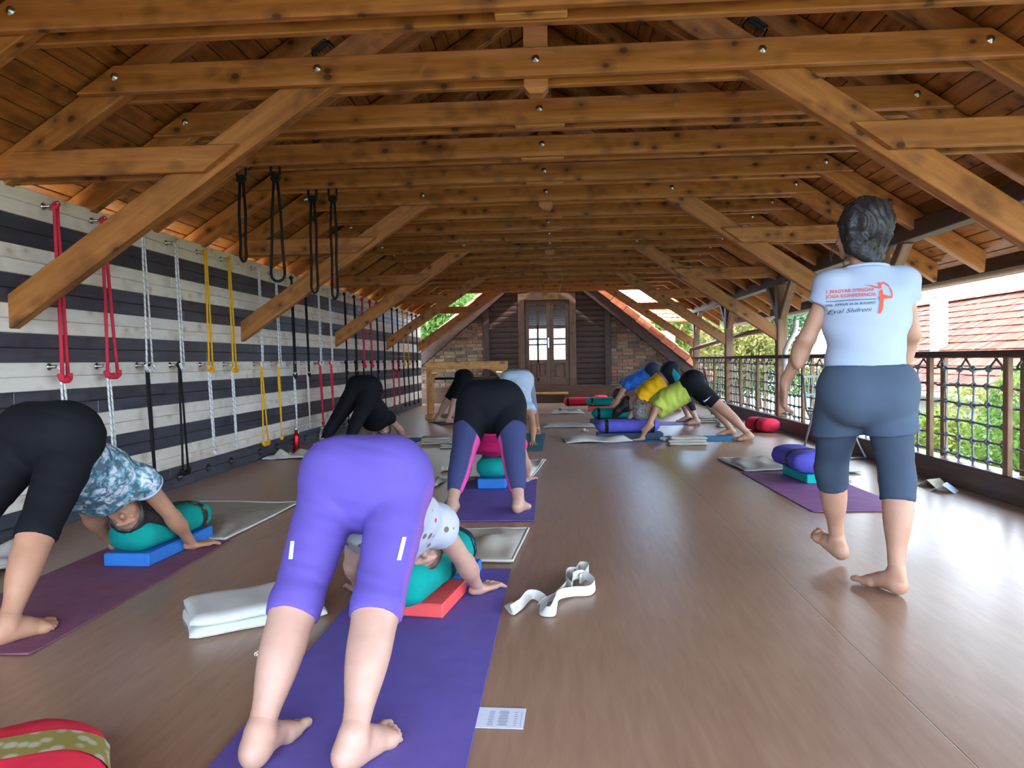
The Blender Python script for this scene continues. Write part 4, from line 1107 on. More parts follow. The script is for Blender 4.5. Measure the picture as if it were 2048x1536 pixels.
# ------------------------------------------------------------------ wall hooks and ropes
HOOKY = [4.27, 4.73, 5.20, 5.66, 6.15, 6.60, 7.27, 7.72, 8.18, 8.63, 9.11, 9.56, 10.25, 10.74, 11.18, 11.64, 12.07, 12.53, 13.19, 13.64, 14.12, 14.55, 15.02, 15.48]
UPC = 'rrwwyywwkkwwkkrrkkkkyykk'
LOC = 'wwkkwwyywwrrkkkkkkrrkkkk'
def rope_mat(name, c, c2=None):
    t = NT(name)
    if c2:
        v = t.coords((1, 1, 1)); w = t.new('TexWave'); w.inputs['Scale'].default_value = 14; w.bands_direction = 'DIAGONAL'; w.inputs['Distortion'].default_value = 2; t.lk(v, w.inputs['Vector'])
        t.base(t.ramp(w.outputs['Fac'], [(.90, c), (.96, c2)]))
    else:
        t.base(t.ramp(t.noise(t.coords(), 40, 2), [(.3, tuple(x * .85 for x in c[:3]) + (1,)), (.7, c)]))
    return t.set(.75, .25)
M_RP = {'r': rope_mat('red_rope', rgb(214, 52, 72)), 'w': rope_mat('white_rope', rgb(222, 220, 216), rgb(150, 152, 152)), 'y': rope_mat('yellow_rope', rgb(238, 176, 34)), 'k': rope_mat('black_rope', rgb(24, 25, 28))}
CN = {'r': 'red', 'w': 'white', 'y': 'yellow', 'k': 'black'}
# steel eye hooks, parts of the wall
hk = MB()
hk.lathe([(.022, 0), (.022, .006), (.009, .008), (.009, .045), (0, .047)], 12, M=Matrix.Rotation(math.pi / 2, 4, 'Y'))
hk.tube([(.03, 0, 0), (.05, 0, .004), (.075, .0, .004), (.095, .0, .012), (.1, 0, .03)], .007, 8)
hookmesh = hk.mesh('wall_hook'); hookmesh.materials.append(M_STEEL)
soc = MB(); soc.lathe([(.0, .003), (.030, .003), (.034, .006), (.038, .006), (.038, 0)], 18, M=Matrix.Rotation(math.pi / 2, 4, 'Y'))
socmesh = soc.mesh('floor_socket'); socmesh.materials.append(M_BLACK)
sb = MB(); sb.tube([(.006, -.028, 0), (.012, 0, 0), (.006, .028, 0)], .004, 6); sbmesh = sb.mesh('socket_bar'); sbmesh.materials.append(M_STEEL)
for y in HOOKY:
    for z in (1.985, 1.005): shared('wall_hook', hookmesh, wall_left, Matrix.Translation((XL, y, z)))
    so = shared('anchor_socket', socmesh, wall_left, Matrix.Translation((XL, y + .1, .085)))
    shared('socket_bar', sbmesh, so, Matrix.Translation((XL, y + .1, .085)))
def wall_rope(y, ztop, zbot, colr, label, group, spread=.05, sway=.0, sleeve=True, wob=0.01):
    root = empty('wall_rope', (XL + .08, y, ztop), label, 'rope', group)
    x0 = XL + .082
    r = {'r': .011, 'w': .0075, 'y': .0085, 'k': .009}[colr]
    m = M_RP[colr]
    g = random.Random(int(y * 100 + ztop * 10))
    for sg in (-1, 1):
        pts = []
        n = 9
        for i in range(n + 1):
            t = i / n
            w = spread * (t ** 1.6) * sg
            pts.append((x0 + .012 * math.sin(3 * t + sg) * t + .012 * t, y + sg * .010 + w + sway * t * t + wob * math.sin(5 * t + sg) * t * (1 - t), ztop + .014 - (ztop - zbot) * t))
        MB().tube(pts, r, 8).obj('strand', m, root)
    yb = y + sway; x1 = x0 + .012
    hw = spread + .010
    # padded sleeve or knot at the bottom of the loop
    if sleeve:
        pts = [(x1, yb - hw, zbot + .02), (x1 + .004, yb - hw * .8, zbot - .012), (x1 + .006, yb, zbot - .02), (x1 + .004, yb + hw * .8, zbot - .012), (x1, yb + hw, zbot + .02)]
        MB().tube(smooth_path(pts, 4), r * 1.75, 8).obj('hand_grip', m, root)
        mb = MB()
        for q in (-.5, 0, .5):
            mb.tube([(x1 + .006 + .02 * math.cos(a), yb + q * hw, zbot - .017 + .02 * math.sin(a)) for a in [k * math.pi / 4 for k in range(8)]], .004, 5, closed=True)
        mb.obj('whipping', m, root)
    else:
        MB().tube([(x1, yb - hw, zbot), (x1, yb - hw * .5, zbot - hw * .7), (x1, yb + hw * .5, zbot - hw * .7), (x1, yb + hw, zbot)], r, 8).obj('loop_end', m, root)
        mb = MB(); mb.lathe([(0, -.03), (.018, -.02), (.022, 0), (.016, .016), (0, .02)], 10, M=Matrix.Translation((x1, yb, zbot - hw * .6))); mb.obj('knot', m, root)
    # larks head round the hook
    MB().tube([(x0 + .018 * math.cos(a) - .0, y + .014 * math.sin(a * 1.0), ztop + .005 + .02 * math.sin(a)) for a in [k * math.pi / 5 for k in range(10)]], r, 6, closed=True).obj('hitch', m, root)
cu, cl = {}, {}
for k, y in enumerate(HOOKY):
    u, l = UPC[k], LOC[k]
    cu[u] = cu.get(u, 0) + 1; cl[l] = cl.get(l, 0) + 1
    bot = {'r': .95, 'w': 1.0, 'y': .97, 'k': .88}[u] + .02 * (random.random() - .5)
    sp = .045 if k not in (0, 1) else .06
    wall_rope(y, 1.985, bot, u, '%s rope loop on the upper wall hooks, %s of that colour from the front' % (CN[u], ORD[cu[u] - 1]), 'upper wall ropes', sp if k % 3 else .03, .03 * (1 if k % 2 else .4), sleeve=(u != 'k'))
    bot = {'w': .24, 'k': .16, 'y': .20, 'r': .24}[l] + .03 * (random.random() - .5)
    if k < 2: bot = .40
    wall_rope(y, 1.005, bot, l, '%s rope loop on the lower wall hooks, %s of that colour from the front' % (CN[l], ORD[cl[l] - 1]), 'lower wall ropes', {2: .012, 3: .05, 6: .075, 7: .012}.get(k, .022), .02 if k % 2 else .035, sleeve=(k in (6, 3, 0)))

# black rope slings looped over the collar boards
for k, (x, y, zb) in enumerate(((-2.43, 5.517, 1.80), (-2.16, 5.517, 1.64), (-2.13, 6.276, 1.62), (-1.95, 6.276, 1.565))):
    root = empty('rope_sling', (x, y, 2.5), 'long black rope sling hanging from a roof beam, %s from the left' % ORD[k], 'rope', 'black slings under the roof')
    zt = 2.47
    gap = (.05, .11, .06, .05)[k]
    for sg in (-1, 1):
        MB().tube([(x + sg * .012, y, zt - .03), (x + sg * (.02 + gap * .12), y, zt - .3), (x + sg * gap * .38, y, zt - .55), (x + sg * gap * .5, y, zb + .06)], .0115, 8).obj('strand', M_RP['k'], root)
    pts = [(x + gap * .5 * math.cos(a), y, zb + .06 - .06 * math.sin(a)) for a in [math.pi * q / 8 for q in range(9)]]
    MB().tube(pts, .0115, 8).obj('loop_end', M_RP['k'], root)
    MB().tube([(x + .03 * math.cos(a), y, zt - .035 + .022 * math.sin(a)) for a in [k2 * math.pi / 5 for k2 in range(10)]], .014, 7, closed=True).obj('knot', M_RP['k'], root)
    for sg in (-1, 1):
        MB().tube([(x + sg * .012, y, zt - .03), (x + sg * .035, y, zt - .005), (x + sg * .035, y, ZB + .03)], .010, 7).obj('beam_loop', M_RP['k'], root)
# ------------------------------------------------------------------ people: bodies grown as one implicit surface
V3 = lambda *a: np.array(a, dtype=np.float64)
def unit(v): v = np.asarray(v, float); return v / (np.linalg.norm(v) + 1e-12)
def perp(v, d): d = unit(d); return v - d * np.dot(v, d)
def cone(a, b, ra, rb, k=.02, n=None, s=1.0, clip=None):
    """tapered limb a-b; n, s: squash direction and factor; clip: list of (point, outward normal)"""
    a, b = np.asarray(a, float), np.asarray(b, float)
    if n is not None:
        n = perp(np.asarray(n, float), b - a); n = unit(n)
    return dict(t='c', a=a, b=b, ra=ra, rb=rb, k=k, n=n, s=s, clip=clip)
def ell(c, r, ax=None, k=.02, clip=None, sub=False):
    """ellipsoid, ax: 3 axis vectors as rows"""
    return dict(t='e', c=np.asarray(c, float), r=np.asarray(r, float), ax=np.eye(3) if ax is None else np.array([unit(x) for x in ax]), k=k, clip=clip, sub=sub)
def evalp(p, X, Y, Z, off):
    if p['t'] == 'c':
        a, b = p['a'], p['b']; x, y, z = X - a[0], Y - a[1], Z - a[2]; ba = b - a
        if p['n'] is not None and p['s'] != 1.0:
            n = p['n']; q = (x * n[0] + y * n[1] + z * n[2]) * (p['s'] - 1); x = x + q * n[0]; y = y + q * n[1]; z = z + q * n[2]
        h = np.clip((x * ba[0] + y * ba[1] + z * ba[2]) / (ba @ ba + 1e-12), 0, 1)
        d = np.sqrt((x - h * ba[0]) ** 2 + (y - h * ba[1]) ** 2 + (z - h * ba[2]) ** 2) - (p['ra'] + h * (p['rb'] - p['ra']))
    else:
        c, r, A = p['c'], p['r'], p['ax']; x, y, z = X - c[0], Y - c[1], Z - c[2]
        u = (x * A[0][0] + y * A[0][1] + z * A[0][2]); v = (x * A[1][0] + y * A[1][1] + z * A[1][2]); w = (x * A[2][0] + y * A[2][1] + z * A[2][2])
        k0 = np.sqrt((u / r[0]) ** 2 + (v / r[1]) ** 2 + (w / r[2]) ** 2); k1 = np.sqrt((u / r[0] ** 2) ** 2 + (v / r[1] ** 2) ** 2 + (w / r[2] ** 2) ** 2)
        d = k0 * (k0 - 1) / np.maximum(k1, 1e-9)
    d = d - off
    if p['clip']:
        for c, n in p['clip']: d = np.maximum(d, (X - c[0]) * n[0] + (Y - c[1]) * n[1] + (Z - c[2]) * n[2])
    return d
def pbox(p):
    if p['t'] == 'c':
        m = max(p['ra'], p['rb']) * (1 / min(p['s'], 1.0)); return np.minimum(p['a'], p['b']) - m, np.maximum(p['a'], p['b']) + m
    m = p['r'].max(); return p['c'] - m, p['c'] + m
def surface(prims, h, off=0.0, clips=(), wr=None):
    """iso-surface of the smooth union -> verts, quads"""
    lo = np.min([pbox(p)[0] for p in prims], 0) - off - 4 * h - .01; hi = np.max([pbox(p)[1] for p in prims], 0) + off + 4 * h + .01
    n = np.ceil((hi - lo) / h).astype(int) + 1
    gx, gy, gz = [lo[i] + h * np.arange(n[i]) for i in range(3)]
    D = np.full(n, .25, np.float32)
    for p in prims:
        a, b = pbox(p); m = p['k'] + off + 3 * h
        i0 = np.clip(np.floor((a - m - lo) / h).astype(int), 0, n - 1); i1 = np.clip(np.ceil((b + m - lo) / h).astype(int) + 1, 1, n)
        sl = tuple(slice(i0[i], i1[i]) for i in range(3))
        X = gx[sl[0]][:, None, None]; Y = gy[sl[1]][None, :, None]; Z = gz[sl[2]][None, None, :]
        d = evalp(p, X, Y, Z, off); o = D[sl]; k = p['k']
        if p.get('sub'):
            d = -d; hh = np.maximum(k - np.abs(o - d), 0) / k; D[sl] = np.maximum(o, d) + hh * hh * k * .25
        else:
            hh = np.maximum(k - np.abs(o - d), 0) / k; D[sl] = np.minimum(o, d) - hh * hh * k * .25
    X = gx[:, None, None]; Y = gy[None, :, None]; Z = gz[None, None, :]
    if wr is not None: D = D + wr(X, Y, Z).astype(np.float32)
    for c, nn_ in clips: D = np.maximum(D, ((X - c[0]) * nn_[0] + (Y - c[1]) * nn_[1] + (Z - c[2]) * nn_[2]).astype(np.float32))
    D[0] = D[-1] = .1; D[:, 0] = D[:, -1] = .1; D[:, :, 0] = D[:, :, -1] = .1
    S = D < 0
    cnt = sum(S[i:n[0] - 1 + i, j:n[1] - 1 + j, k:n[2] - 1 + k].astype(np.int8) for i in (0, 1) for j in (0, 1) for k in (0, 1))
    act = (cnt > 0) & (cnt < 8)
    I = np.argwhere(act)
    if len(I) == 0: return np.zeros((0, 3)), np.zeros((0, 4), int)
    idx = np.full(act.shape, -1, np.int64); idx[act] = np.arange(len(I))
    off8 = np.array([(i, j, k) for i in (0, 1) for j in (0, 1) for k in (0, 1)])
    cv = np.stack([D[I[:, 0] + o[0], I[:, 1] + o[1], I[:, 2] + o[2]] for o in off8], 1)
    P = np.zeros((len(I), 3)); C = np.zeros(len(I))
    for a in range(8):
        for b in range(a + 1, 8):
            if abs(off8[a] - off8[b]).sum() != 1: continue
            va, vb = cv[:, a], cv[:, b]; m = (va < 0) != (vb < 0)
            t = np.where(m, va / np.where(m, va - vb, 1), 0)
            P += np.where(m[:, None], off8[a] + t[:, None] * (off8[b] - off8[a]), 0); C += m
    verts = lo + h * (I + P / C[:, None])
    quads = []
    for ax in range(3):
        b1, c1 = (ax + 1) % 3, (ax + 2) % 3
        A = np.take(S, range(0, n[ax] - 1), ax); B = np.take(S, range(1, n[ax]), ax)
        E = np.argwhere(A != B)
        E = E[(E[:, b1] > 0) & (E[:, c1] > 0) & (E[:, b1] < n[b1] - 1) & (E[:, c1] < n[c1] - 1)]
        def cell(db, dc):
            q = E.copy(); q[:, b1] -= db; q[:, c1] -= dc; return idx[q[:, 0], q[:, 1], q[:, 2]]
        Q = np.stack([cell(1, 1), cell(0, 1), cell(0, 0), cell(1, 0)], 1)
        ins = S[E[:, 0], E[:, 1], E[:, 2]]
        Q[~ins] = Q[~ins][:, ::-1]
        quads.append(Q)
    return verts, np.concatenate(quads)
def np_mesh(name, parts, mat, parent, attrs=None, base=(0, 0, 0)):
    vs = []; qs = []; n = 0
    for v, q in parts:
        vs.append(v); qs.append(q + n); n += len(v)
    v = np.concatenate(vs) - np.array(base); q = np.concatenate(qs)
    m = bpy.data.meshes.new(name); m.vertices.add(len(v)); m.vertices.foreach_set('co', v.astype(np.float32).ravel())
    m.loops.add(q.size); m.loops.foreach_set('vertex_index', q.astype(np.int32).ravel()); m.polygons.add(len(q)); m.polygons.foreach_set('loop_start', np.arange(0, q.size, 4, dtype=np.int32))
    m.polygons.foreach_set('use_smooth', np.ones(len(q), bool)); m.update(calc_edges=True); m.materials.append(mat)
    for nm, fn in (attrs or {}).items():
        a = m.attributes.new(nm, 'FLOAT', 'POINT'); a.data.foreach_set('value', fn(v + np.array(base)).astype(np.float32))
    return link(bpy.data.objects.new(name, m), parent, Matrix.Translation(base))

# --- hands and feet in local frames --------------------------------------
def hand_prims(w, fwd, up, thumb, sc=1.0, spread=.14, curl=.0):
    """w wrist, fwd finger direction, up back of the hand, thumb = direction of the thumb side"""
    f, u = unit(fwd), unit(up); t = unit(perp(perp(np.asarray(thumb, float), f), u)); s = sc
    L = lambda x, y, z: np.asarray(w) + s * (f * x + t * y + u * z)
    P = [cone(L(-.03, 0, 0), L(.02, 0, 0), .023 * s, .026 * s, .012, u, 1.25)]
    for y in (-.028, -.010, .010, .028): P.append(cone(L(.012, y * .6, 0), L(.082, y, .002), .016 * s, .0125 * s, .010, u, 1.15))
    P.append(ell(L(.03, .024, -.006), (.034 * s, .017 * s, .014 * s), (f, t, u), .012))
    for y, l, a in ((-.030, .060, -1.5), (-.010, .078, -.5), (.011, .084, .5), (.030, .074, 1.3)):
        d = unit(f + t * spread * a)
        p0 = L(.080, y, .002); p1 = p0 + s * (d * l * .45 + u * (.006 - curl * .2 * l)); p2 = p1 + s * (d * l * .32 - u * (.006 + curl * .5 * l)); p3 = p2 + s * (d * l * .25 * (1 - curl * .5) - u * (.005 + curl * .8 * l))
        P += [cone(p0, p1, .0105 * s, .0092 * s, .006), cone(p1, p2, .0092 * s, .0082 * s, .004), cone(p2, p3, .0082 * s, .0066 * s, .004)]
    q0 = L(.022, .026, -.004); d = unit(f * .72 + t * .7); q1 = q0 + s * d * .040; q2 = q1 + s * unit(f * .9 + t * .42) * .030; q3 = q2 + s * unit(f * .96 + t * .2) * .020
    P += [cone(q0, q1, .0150 * s, .0115 * s, .010), cone(q1, q2, .0112 * s, .0098 * s, .004), cone(q2, q3, .0098 * s, .0078 * s, .004)]
    return P
def foot_prims(heel, toe, lateral, sc=1.0, up=(0, 0, 1), ank=None):
    """heel: point on the sole under the heel; toe: direction; lateral: little-toe side"""
    f = unit(toe); u = unit(perp(np.asarray(up, float), f)); t = unit(perp(perp(np.asarray(lateral, float), f), u)); s = sc
    L = lambda x, y, z: np.asarray(heel) + s * (f * x + t * y + u * z)
    P = [ell(L(.015, 0, .033), (.036 * s, .029 * s, .033 * s), (f, t, u), .02),
         cone(L(.03, 0, .045), L(.10, .002, .038), .034 * s, .030 * s, .03, u, 1.0), cone(L(.07, -.006, .055), L(.15, -.006, .028), .030 * s, .024 * s, .03, u, 1.1),
         cone(L(.05, .012, .028), L(.16, .022, .018), .024 * s, .019 * s, .02), cone(L(.14, -.022, .022), L(.165, -.024, .020), .023 * s, .021 * s, .02), cone(L(.15, .0, .02), L(.155, .026, .017), .020 * s, .018 * s, .02)]
    for y, x0, l, r in ((-.030, .172, .050, .0145), (-.010, .178, .042, .0098), (.006, .174, .036, .0092), (.021, .166, .030, .0088), (.035, .155, .024, .0085)):
        p0 = L(x0, y, .019); p1 = L(x0 + l * .55, y * 1.06, .021); p2 = L(x0 + l, y * 1.08, r / 1.0 + .001)
        P += [cone(p0, p1, r * s * 1.05, r * s, .007), cone(p1, p2, r * s, r * s * .9, .004)]
    a = np.asarray(ank) if ank is not None else L(.045, 0, .09)
    P += [cone(L(.030, 0, .05), a, .030 * s, .031 * s, .025), cone(L(.0, 0, .045), a - f * .012 * s, .020 * s, .022 * s, .02), ell(a - t * .030 * s + u * -.012 * s, (.012 * s, .010 * s, .013 * s), (f, t, u), .012), ell(a + t * .028 * s + u * -.018 * s, (.012 * s, .010 * s, .013 * s), (f, t, u), .012)]
    return P
def head_prims(c, crown, face, sc=1.0):
    """c: centre of the skull"""
    u = unit(crown); f = unit(perp(np.asarray(face, float), u)); r = np.cross(f, u); s = sc
    L = lambda x, y, z: np.asarray(c) + s * (r * x + f * y + u * z)
    P = [ell(L(0, -.012, .025), (.074 * s, .094 * s, .086 * s), (r, f, u), .02), ell(L(0, .028, -.035), (.058 * s, .062 * s, .078 * s), (r, f, u), .03),
         ell(L(0, .066, -.085), (.030 * s, .026 * s, .022 * s), (r, f, u), .03), cone(L(0, .084, .0), L(0, .104, -.034), .010 * s, .014 * s, .012), ell(L(0, .086, -.062), (.024 * s, .012 * s, .006 * s), (r, f, u), .006),
         ell(L(0, .082, -.073), (.020 * s, .012 * s, .006 * s), (r, f, u), .006), ell(L(0, .082, .018), (.050 * s, .014 * s, .010 * s), (r, f, u), .015)]
    for sg in (-1, 1):
        P.append(ell(L(sg * .030, .092, -.002), (.018 * s, .014 * s, .012 * s), (r, f, u), .012, sub=True))
        P.append(ell(L(sg * .030, .074, -.002), (.013 * s, .013 * s, .011 * s), (r, f, u), .004))
        P.append(ell(L(sg * .042, .058, -.032), (.022 * s, .022 * s, .020 * s), (r, f, u), .02))
        P.append(ell(L(sg * .078, -.012, -.014), (.009 * s, .019 * s, .031 * s), (r + f * sg * -.25 * 0, f - r * sg * .35, u), .006)); P.append(ell(L(sg * .088, -.004, -.010), (.007 * s, .009 * s, .015 * s), (r, f, u), .005, sub=True))
    return P

def skin_mat(name, c, red=.06):
    t = NT(name); d = tuple(x * .86 for x in c[:3]) + (1,); l = tuple(min(1, x * 1.08) for x in c[:3]) + (1,)
    pk = (min(1, c[0] * 1.02), c[1] * .82, c[2] * .80, 1)
    col = t.ramp(t.noise(t.coords(rand=False), 9, 3), [(.3, d), (.7, l)])
    col = t.mix(t.math('MULTIPLY', t.ramp(t.noise(t.coords(rand=False), 22, 2), [(.45, (0, 0, 0, 1)), (.75, (1, 1, 1, 1))]), .5), col, pk)
    t.base(col); return t.set(.5, .4)
SKIN_A = skin_mat('skin_light', rgb(190, 146, 126)); SKIN_B = skin_mat('skin_warm', rgb(184, 136, 108)); SKIN_C = skin_mat('skin_tan', rgb(186, 138, 112)); SKIN_D = skin_mat('skin_pale', rgb(190, 149, 131))
def hair_mat(name, c, c2=None):
    t = NT(name); v = t.coords((1, 1, 1), rand=False); n = t.noise(v, 55, 3, .6, 1.5)
    t.base(t.ramp(n, [(.35, tuple(x * .6 for x in c[:3]) + (1,)), (.65, c2 or tuple(min(1, x * 1.6 + .01) for x in c[:3]) + (1,))])); t.bump(n, .5, .006); return t.set(.45, .45)
H_BLACK = hair_mat('hair_black', rgb(34, 28, 28)); H_BROWN = hair_mat('hair_brown', rgb(74, 50, 38)); H_GREY = hair_mat('hair_grey_streaked', rgb(62, 56, 52), rgb(186, 180, 170))
def wrinkle(amp, dirs, freqs, seed=0):
    g = np.random.default_rng(seed); ph = g.uniform(0, 6.28, len(dirs))
    def f(X, Y, Z):
        s = 0
        for d, fr, p in zip(dirs, freqs, ph):
            d = unit(d); s = s + np.sin((X * d[0] + Y * d[1] + Z * d[2]) * fr + p + 1.4 * np.sin((X * d[1] + Y * d[2] + Z * d[0]) * fr * .31 + p))
        return amp * s / len(dirs)
    return f

class Body:
    """joints in world space -> groups of implicit parts"""
    def __init__(s, J, g=1.0, hipw=1.0, thigh=1.0, calf=1.0, arm=1.0, waist=1.0, chest=1.0, butt=1.0, bust=.0, hs=1.0, dors=None):
        s.J = J; r = unit(J['hipR'] - J['hipL']); pel = (J['hipR'] + J['hipL']) / 2; shc = (J['shR'] + J['shL']) / 2
        u = unit(shc - pel); r2 = unit(J['shR'] - J['shL'])
        d = unit(np.cross(r, u)) if dors is None else unit(dors)                # towards the back
        s.r, s.u, s.d, s.pel, s.shc = r, u, d, pel, shc
        T = np.linalg.norm(shc - pel); s.T = T
        wa = pel + u * T * .40; che = pel + u * T * .74
        s.pelvis = [cone(pel - r * .080 * hipw + u * .03 + d * .03, pel + r * .080 * hipw + u * .03 + d * .03, .096 * g, .096 * g, .05, d, 1.02), cone(pel + u * .02, wa, .125 * g * hipw, .108 * g * waist, .06, d, 1.18),
                    ell(pel - r * .066 * hipw + d * .045 * butt - u * .030, (.104 * g * butt, .094 * g * butt, .108 * g * butt), (r, d, u), .07), ell(pel + r * .066 * hipw + d * .045 * butt - u * .030, (.104 * g * butt, .094 * g * butt, .108 * g * butt), (r, d, u), .07),
                    cone(pel - r * .06 * hipw + d * .050 * butt - u * .015, pel + r * .06 * hipw + d * .050 * butt - u * .015, .096 * g * butt, .096 * g * butt, .05)]
        s.torso = [cone(wa, che, .108 * g * waist, .122 * g * chest, .06, d, 1.2), cone(che - r2 * .055, che + r2 * .055, .112 * g * chest, .112 * g * chest, .05, d, 1.2), cone(J['shL'] * .75 + shc * .25, J['shR'] * .75 + shc * .25, .052 * g, .052 * g, .06),
                   cone(che, shc, .115 * g * chest, .085 * g, .06, d, 1.2)]
        if bust: s.torso += [ell(che - d * .085 * g + sg * r2 * .07 + u * -.02, (.062 * bust, .058 * bust, .062 * bust), (r2, d, u), .05) for sg in (-1, 1)]
        s.legs = {}
        for S in 'LR':
            h, k, a = J['hip' + S], J['kn' + S], J['an' + S]; ax = unit(a - k); bk = perp(d, ax)
            if 'bk' + S in J: bk = J['bk' + S]
            bk = unit(perp(bk, ax))
            s.legs[S] = dict(th=[cone(h, k, .096 * g * thigh, .058 * g * thigh ** .5, .022), cone(h * .65 + k * .35 - bk * .010, k, .080 * g * thigh, .055 * g, .022)],
                             ca=[cone(k, a, .053 * g, .033 * g * (.5 + .5 * calf), .03), ell(k * .70 + a * .30 + bk * .013, (.046 * g * calf, .045 * g * calf, .13), (np.cross(bk, ax), bk, ax), .06)])
        s.arms = {}
        for S in 'LR':
            sh, e, w = J['sh' + S], J['el' + S], J['wr' + S]
            s.arms[S] = dict(up=[ell(sh, (.050 * g * arm,) * 3, None, .04), cone(sh, e, .046 * g * arm, .036 * g * arm, .03)], fo=[cone(e, w, .0375 * g * arm, .0235 * g, .02), ell(e * .75 + w * .25, (.037 * arm * g,) * 2 + (.07,), (np.cross(unit(w - e), d), d, unit(w - e)), .03)])
        hc = J['head']; up_, fc = J['crown'], J['face']
        s.neck = [cone(shc + u * .0, hc - unit(up_) * .05 * hs - unit(fc) * .012, .060 * g ** .5, .050, .035)]
        s.head = head_prims(hc, up_, fc, hs)
        s.hands = {}; s.feet = {}
    def all(s):
        P = s.pelvis + s.torso
        for S in 'LR': P += s.legs[S]['th'] + s.legs[S]['ca'] + s.arms[S]['up'] + s.arms[S]['fo']
        return P + s.neck
def lerp(a, b, t): return np.asarray(a) * (1 - t) + np.asarray(b) * t

def make_person(body, base, label, skin, h, hand_fn=None, fine=.005, headh=.007):
    root = empty('person', tuple(base), label, 'person', None)
    parts = [surface(body.all(), h)]
    parts.append(surface(body.head + [cone(body.neck[0]['a'] * .4 + body.neck[0]['b'] * .6, body.neck[0]['b'], .049, .049, .02)], headh))
    for P in list(body.hands.values()) + list(body.feet.values()):
        parts.append(surface(P, fine))
    np_mesh('body', parts, skin, root, base=base)
    return root
def eyes(root, body, hs=1.0):
    J = body.J; u = unit(J['crown']); f = unit(perp(J['face'], u)); r = np.cross(f, u)
    for sg in (-1, 1):
        p = J['head'] + hs * (r * .030 * sg + f * .0765 - u * .002)
        mb = MB(); mb.lathe([(0, -.006), (.008, -.004), (.0105, .0), (.008, .004), (0, .0052)], 10, M=frame(p, tuple(r), z=tuple(f))); mb.obj('eye', M_EYE, root)
M_EYE = plain('eye_white', rgb(210, 200, 192), .2, .6)
def garment(root, name, prims, mat, h, off, base, clips=(), wr=None, attrs=None, label=None):
    v, q = surface(prims, h, off, clips, wr)
    o = np_mesh(name, [(v, q)], mat, root, attrs, base)
    if label: o['label'] = label
    return o
def leg_clip(J, S, t):
    """plane across the shin at fraction t from knee to ankle"""
    k, a = J['kn' + S], J['an' + S]; return (lerp(k, a, t), unit(a - k))
def thigh_clip(J, S, t):
    k, a = J['hip' + S], J['kn' + S]; return (lerp(k, a, t), unit(a - k))
def leggings(b, t):
    """pelvis and legs down to fraction t of the shin"""
    P = list(b.pelvis)
    for S in 'LR':
        cl = [leg_clip(b.J, S, t)]
        P += [dict(p, clip=cl) for p in b.legs[S]['th'] + b.legs[S]['ca']]
    return P
def shorts(b, t):
    P = list(b.pelvis)
    for S in 'LR': P += [dict(p, clip=[thigh_clip(b.J, S, t)]) for p in b.legs[S]['th']]
    return P
def shirt(b, sleeve=.5, loose=1.25, ease=1.0, low=.0):
    P = list(b.torso) + [b.pelvis[1]]
    for S in 'LR':
        J = b.J
        if sleeve > 0:
            e = lerp(J['sh' + S], J['el' + S], sleeve); n = unit(J['el' + S] - J['sh' + S])
            P += [dict(ell(J['sh' + S], (.054, .054, .054), None, .04), clip=[(e, n)]), cone(J['sh' + S], lerp(J['sh' + S], J['el' + S], sleeve + .2), .046 * loose, .046 * loose, .03, clip=[(e, n)])]
    return P
def downdog(f, hip, heels, toes, hands, hdirs, head=None, crown=None, face=None, hipw=.085, shw=.165, Tl=.47, anklez=.085, foot=1.0, sink=0.0, shshift=0.0, armbend=.02, shp=None):
    """facing f; everything in world coordinates; returns joints"""
    f = unit(V3(f[0], f[1], 0)); up = V3(0, 0, 1); r = np.cross(f, up); hip = np.asarray(hip, float)
    J = {}
    J['hipL'], J['hipR'] = hip - r * hipw, hip + r * hipw
    for S, hl, td in (('L', heels[0], toes[0]), ('R', heels[1], toes[1])):
        td = unit(V3(td[0], td[1], 0)); a = V3(hl[0], hl[1], 0) + td * .045 * foot + up * anklez
        J['an' + S] = a; J['kn' + S] = lerp(J['hip' + S], a, .52) - f * .015
        J['bk' + S] = -f
        J['heel' + S] = V3(hl[0], hl[1], .006); J['toe' + S] = td
    hm = (np.asarray(hands[0]) + np.asarray(hands[1])) / 2; hm = V3(hm[0], hm[1], .04)
    d = unit(hm - hip); sh = hip + d * Tl + up * sink + r * shshift
    if shp is not None: sh = np.asarray(shp, float)
    J['shL'], J['shR'] = sh - r * shw, sh + r * shw
    for S, hd, hdir, sg in (('L', hands[0], hdirs[0], -1), ('R', hands[1], hdirs[1], 1)):
        w = V3(hd[0], hd[1], .034); J['wr' + S] = w
        J['el' + S] = lerp(J['sh' + S], w, .52) + r * sg * armbend - up * .01
        J['hd' + S] = unit(V3(hdir[0], hdir[1], -.12))
    u = unit(sh - hip)
    J['head'] = np.asarray(head, float) if head is not None else sh + u * .13 - up * .06
    J['crown'] = unit(crown) if crown is not None else unit(f * .55 - up * .83)
    J['face'] = unit(face) if face is not None else unit(-f * .83 - up * .55)
    J['f'], J['r'] = f, r
    return J
def dress_hands_feet(b, foot=1.0, hand=1.0, hands='LR', feet='LR', curl=0.0):
    J = b.J; f, r = J['f'], J['r']; up = V3(0, 0, 1)
    for S, sg in (('L', -1), ('R', 1)):
        if S in hands: b.hands[S] = hand_prims(J['wr' + S] + V3(0, 0, -.006), J['hd' + S], up + J['hd' + S] * .12, r * -sg, hand, .16, curl) + [cone(lerp(J['el' + S], J['wr' + S], .8), J['wr' + S] + V3(0, 0, -.004), .026, .023, .015)]
        if S in feet: b.feet[S] = foot_prims(J['heel' + S], J['toe' + S], r * sg, foot, ank=J['an' + S]) + [cone(J['an' + S], lerp(J['kn' + S], J['an' + S], .8), .031, .033, .02)]
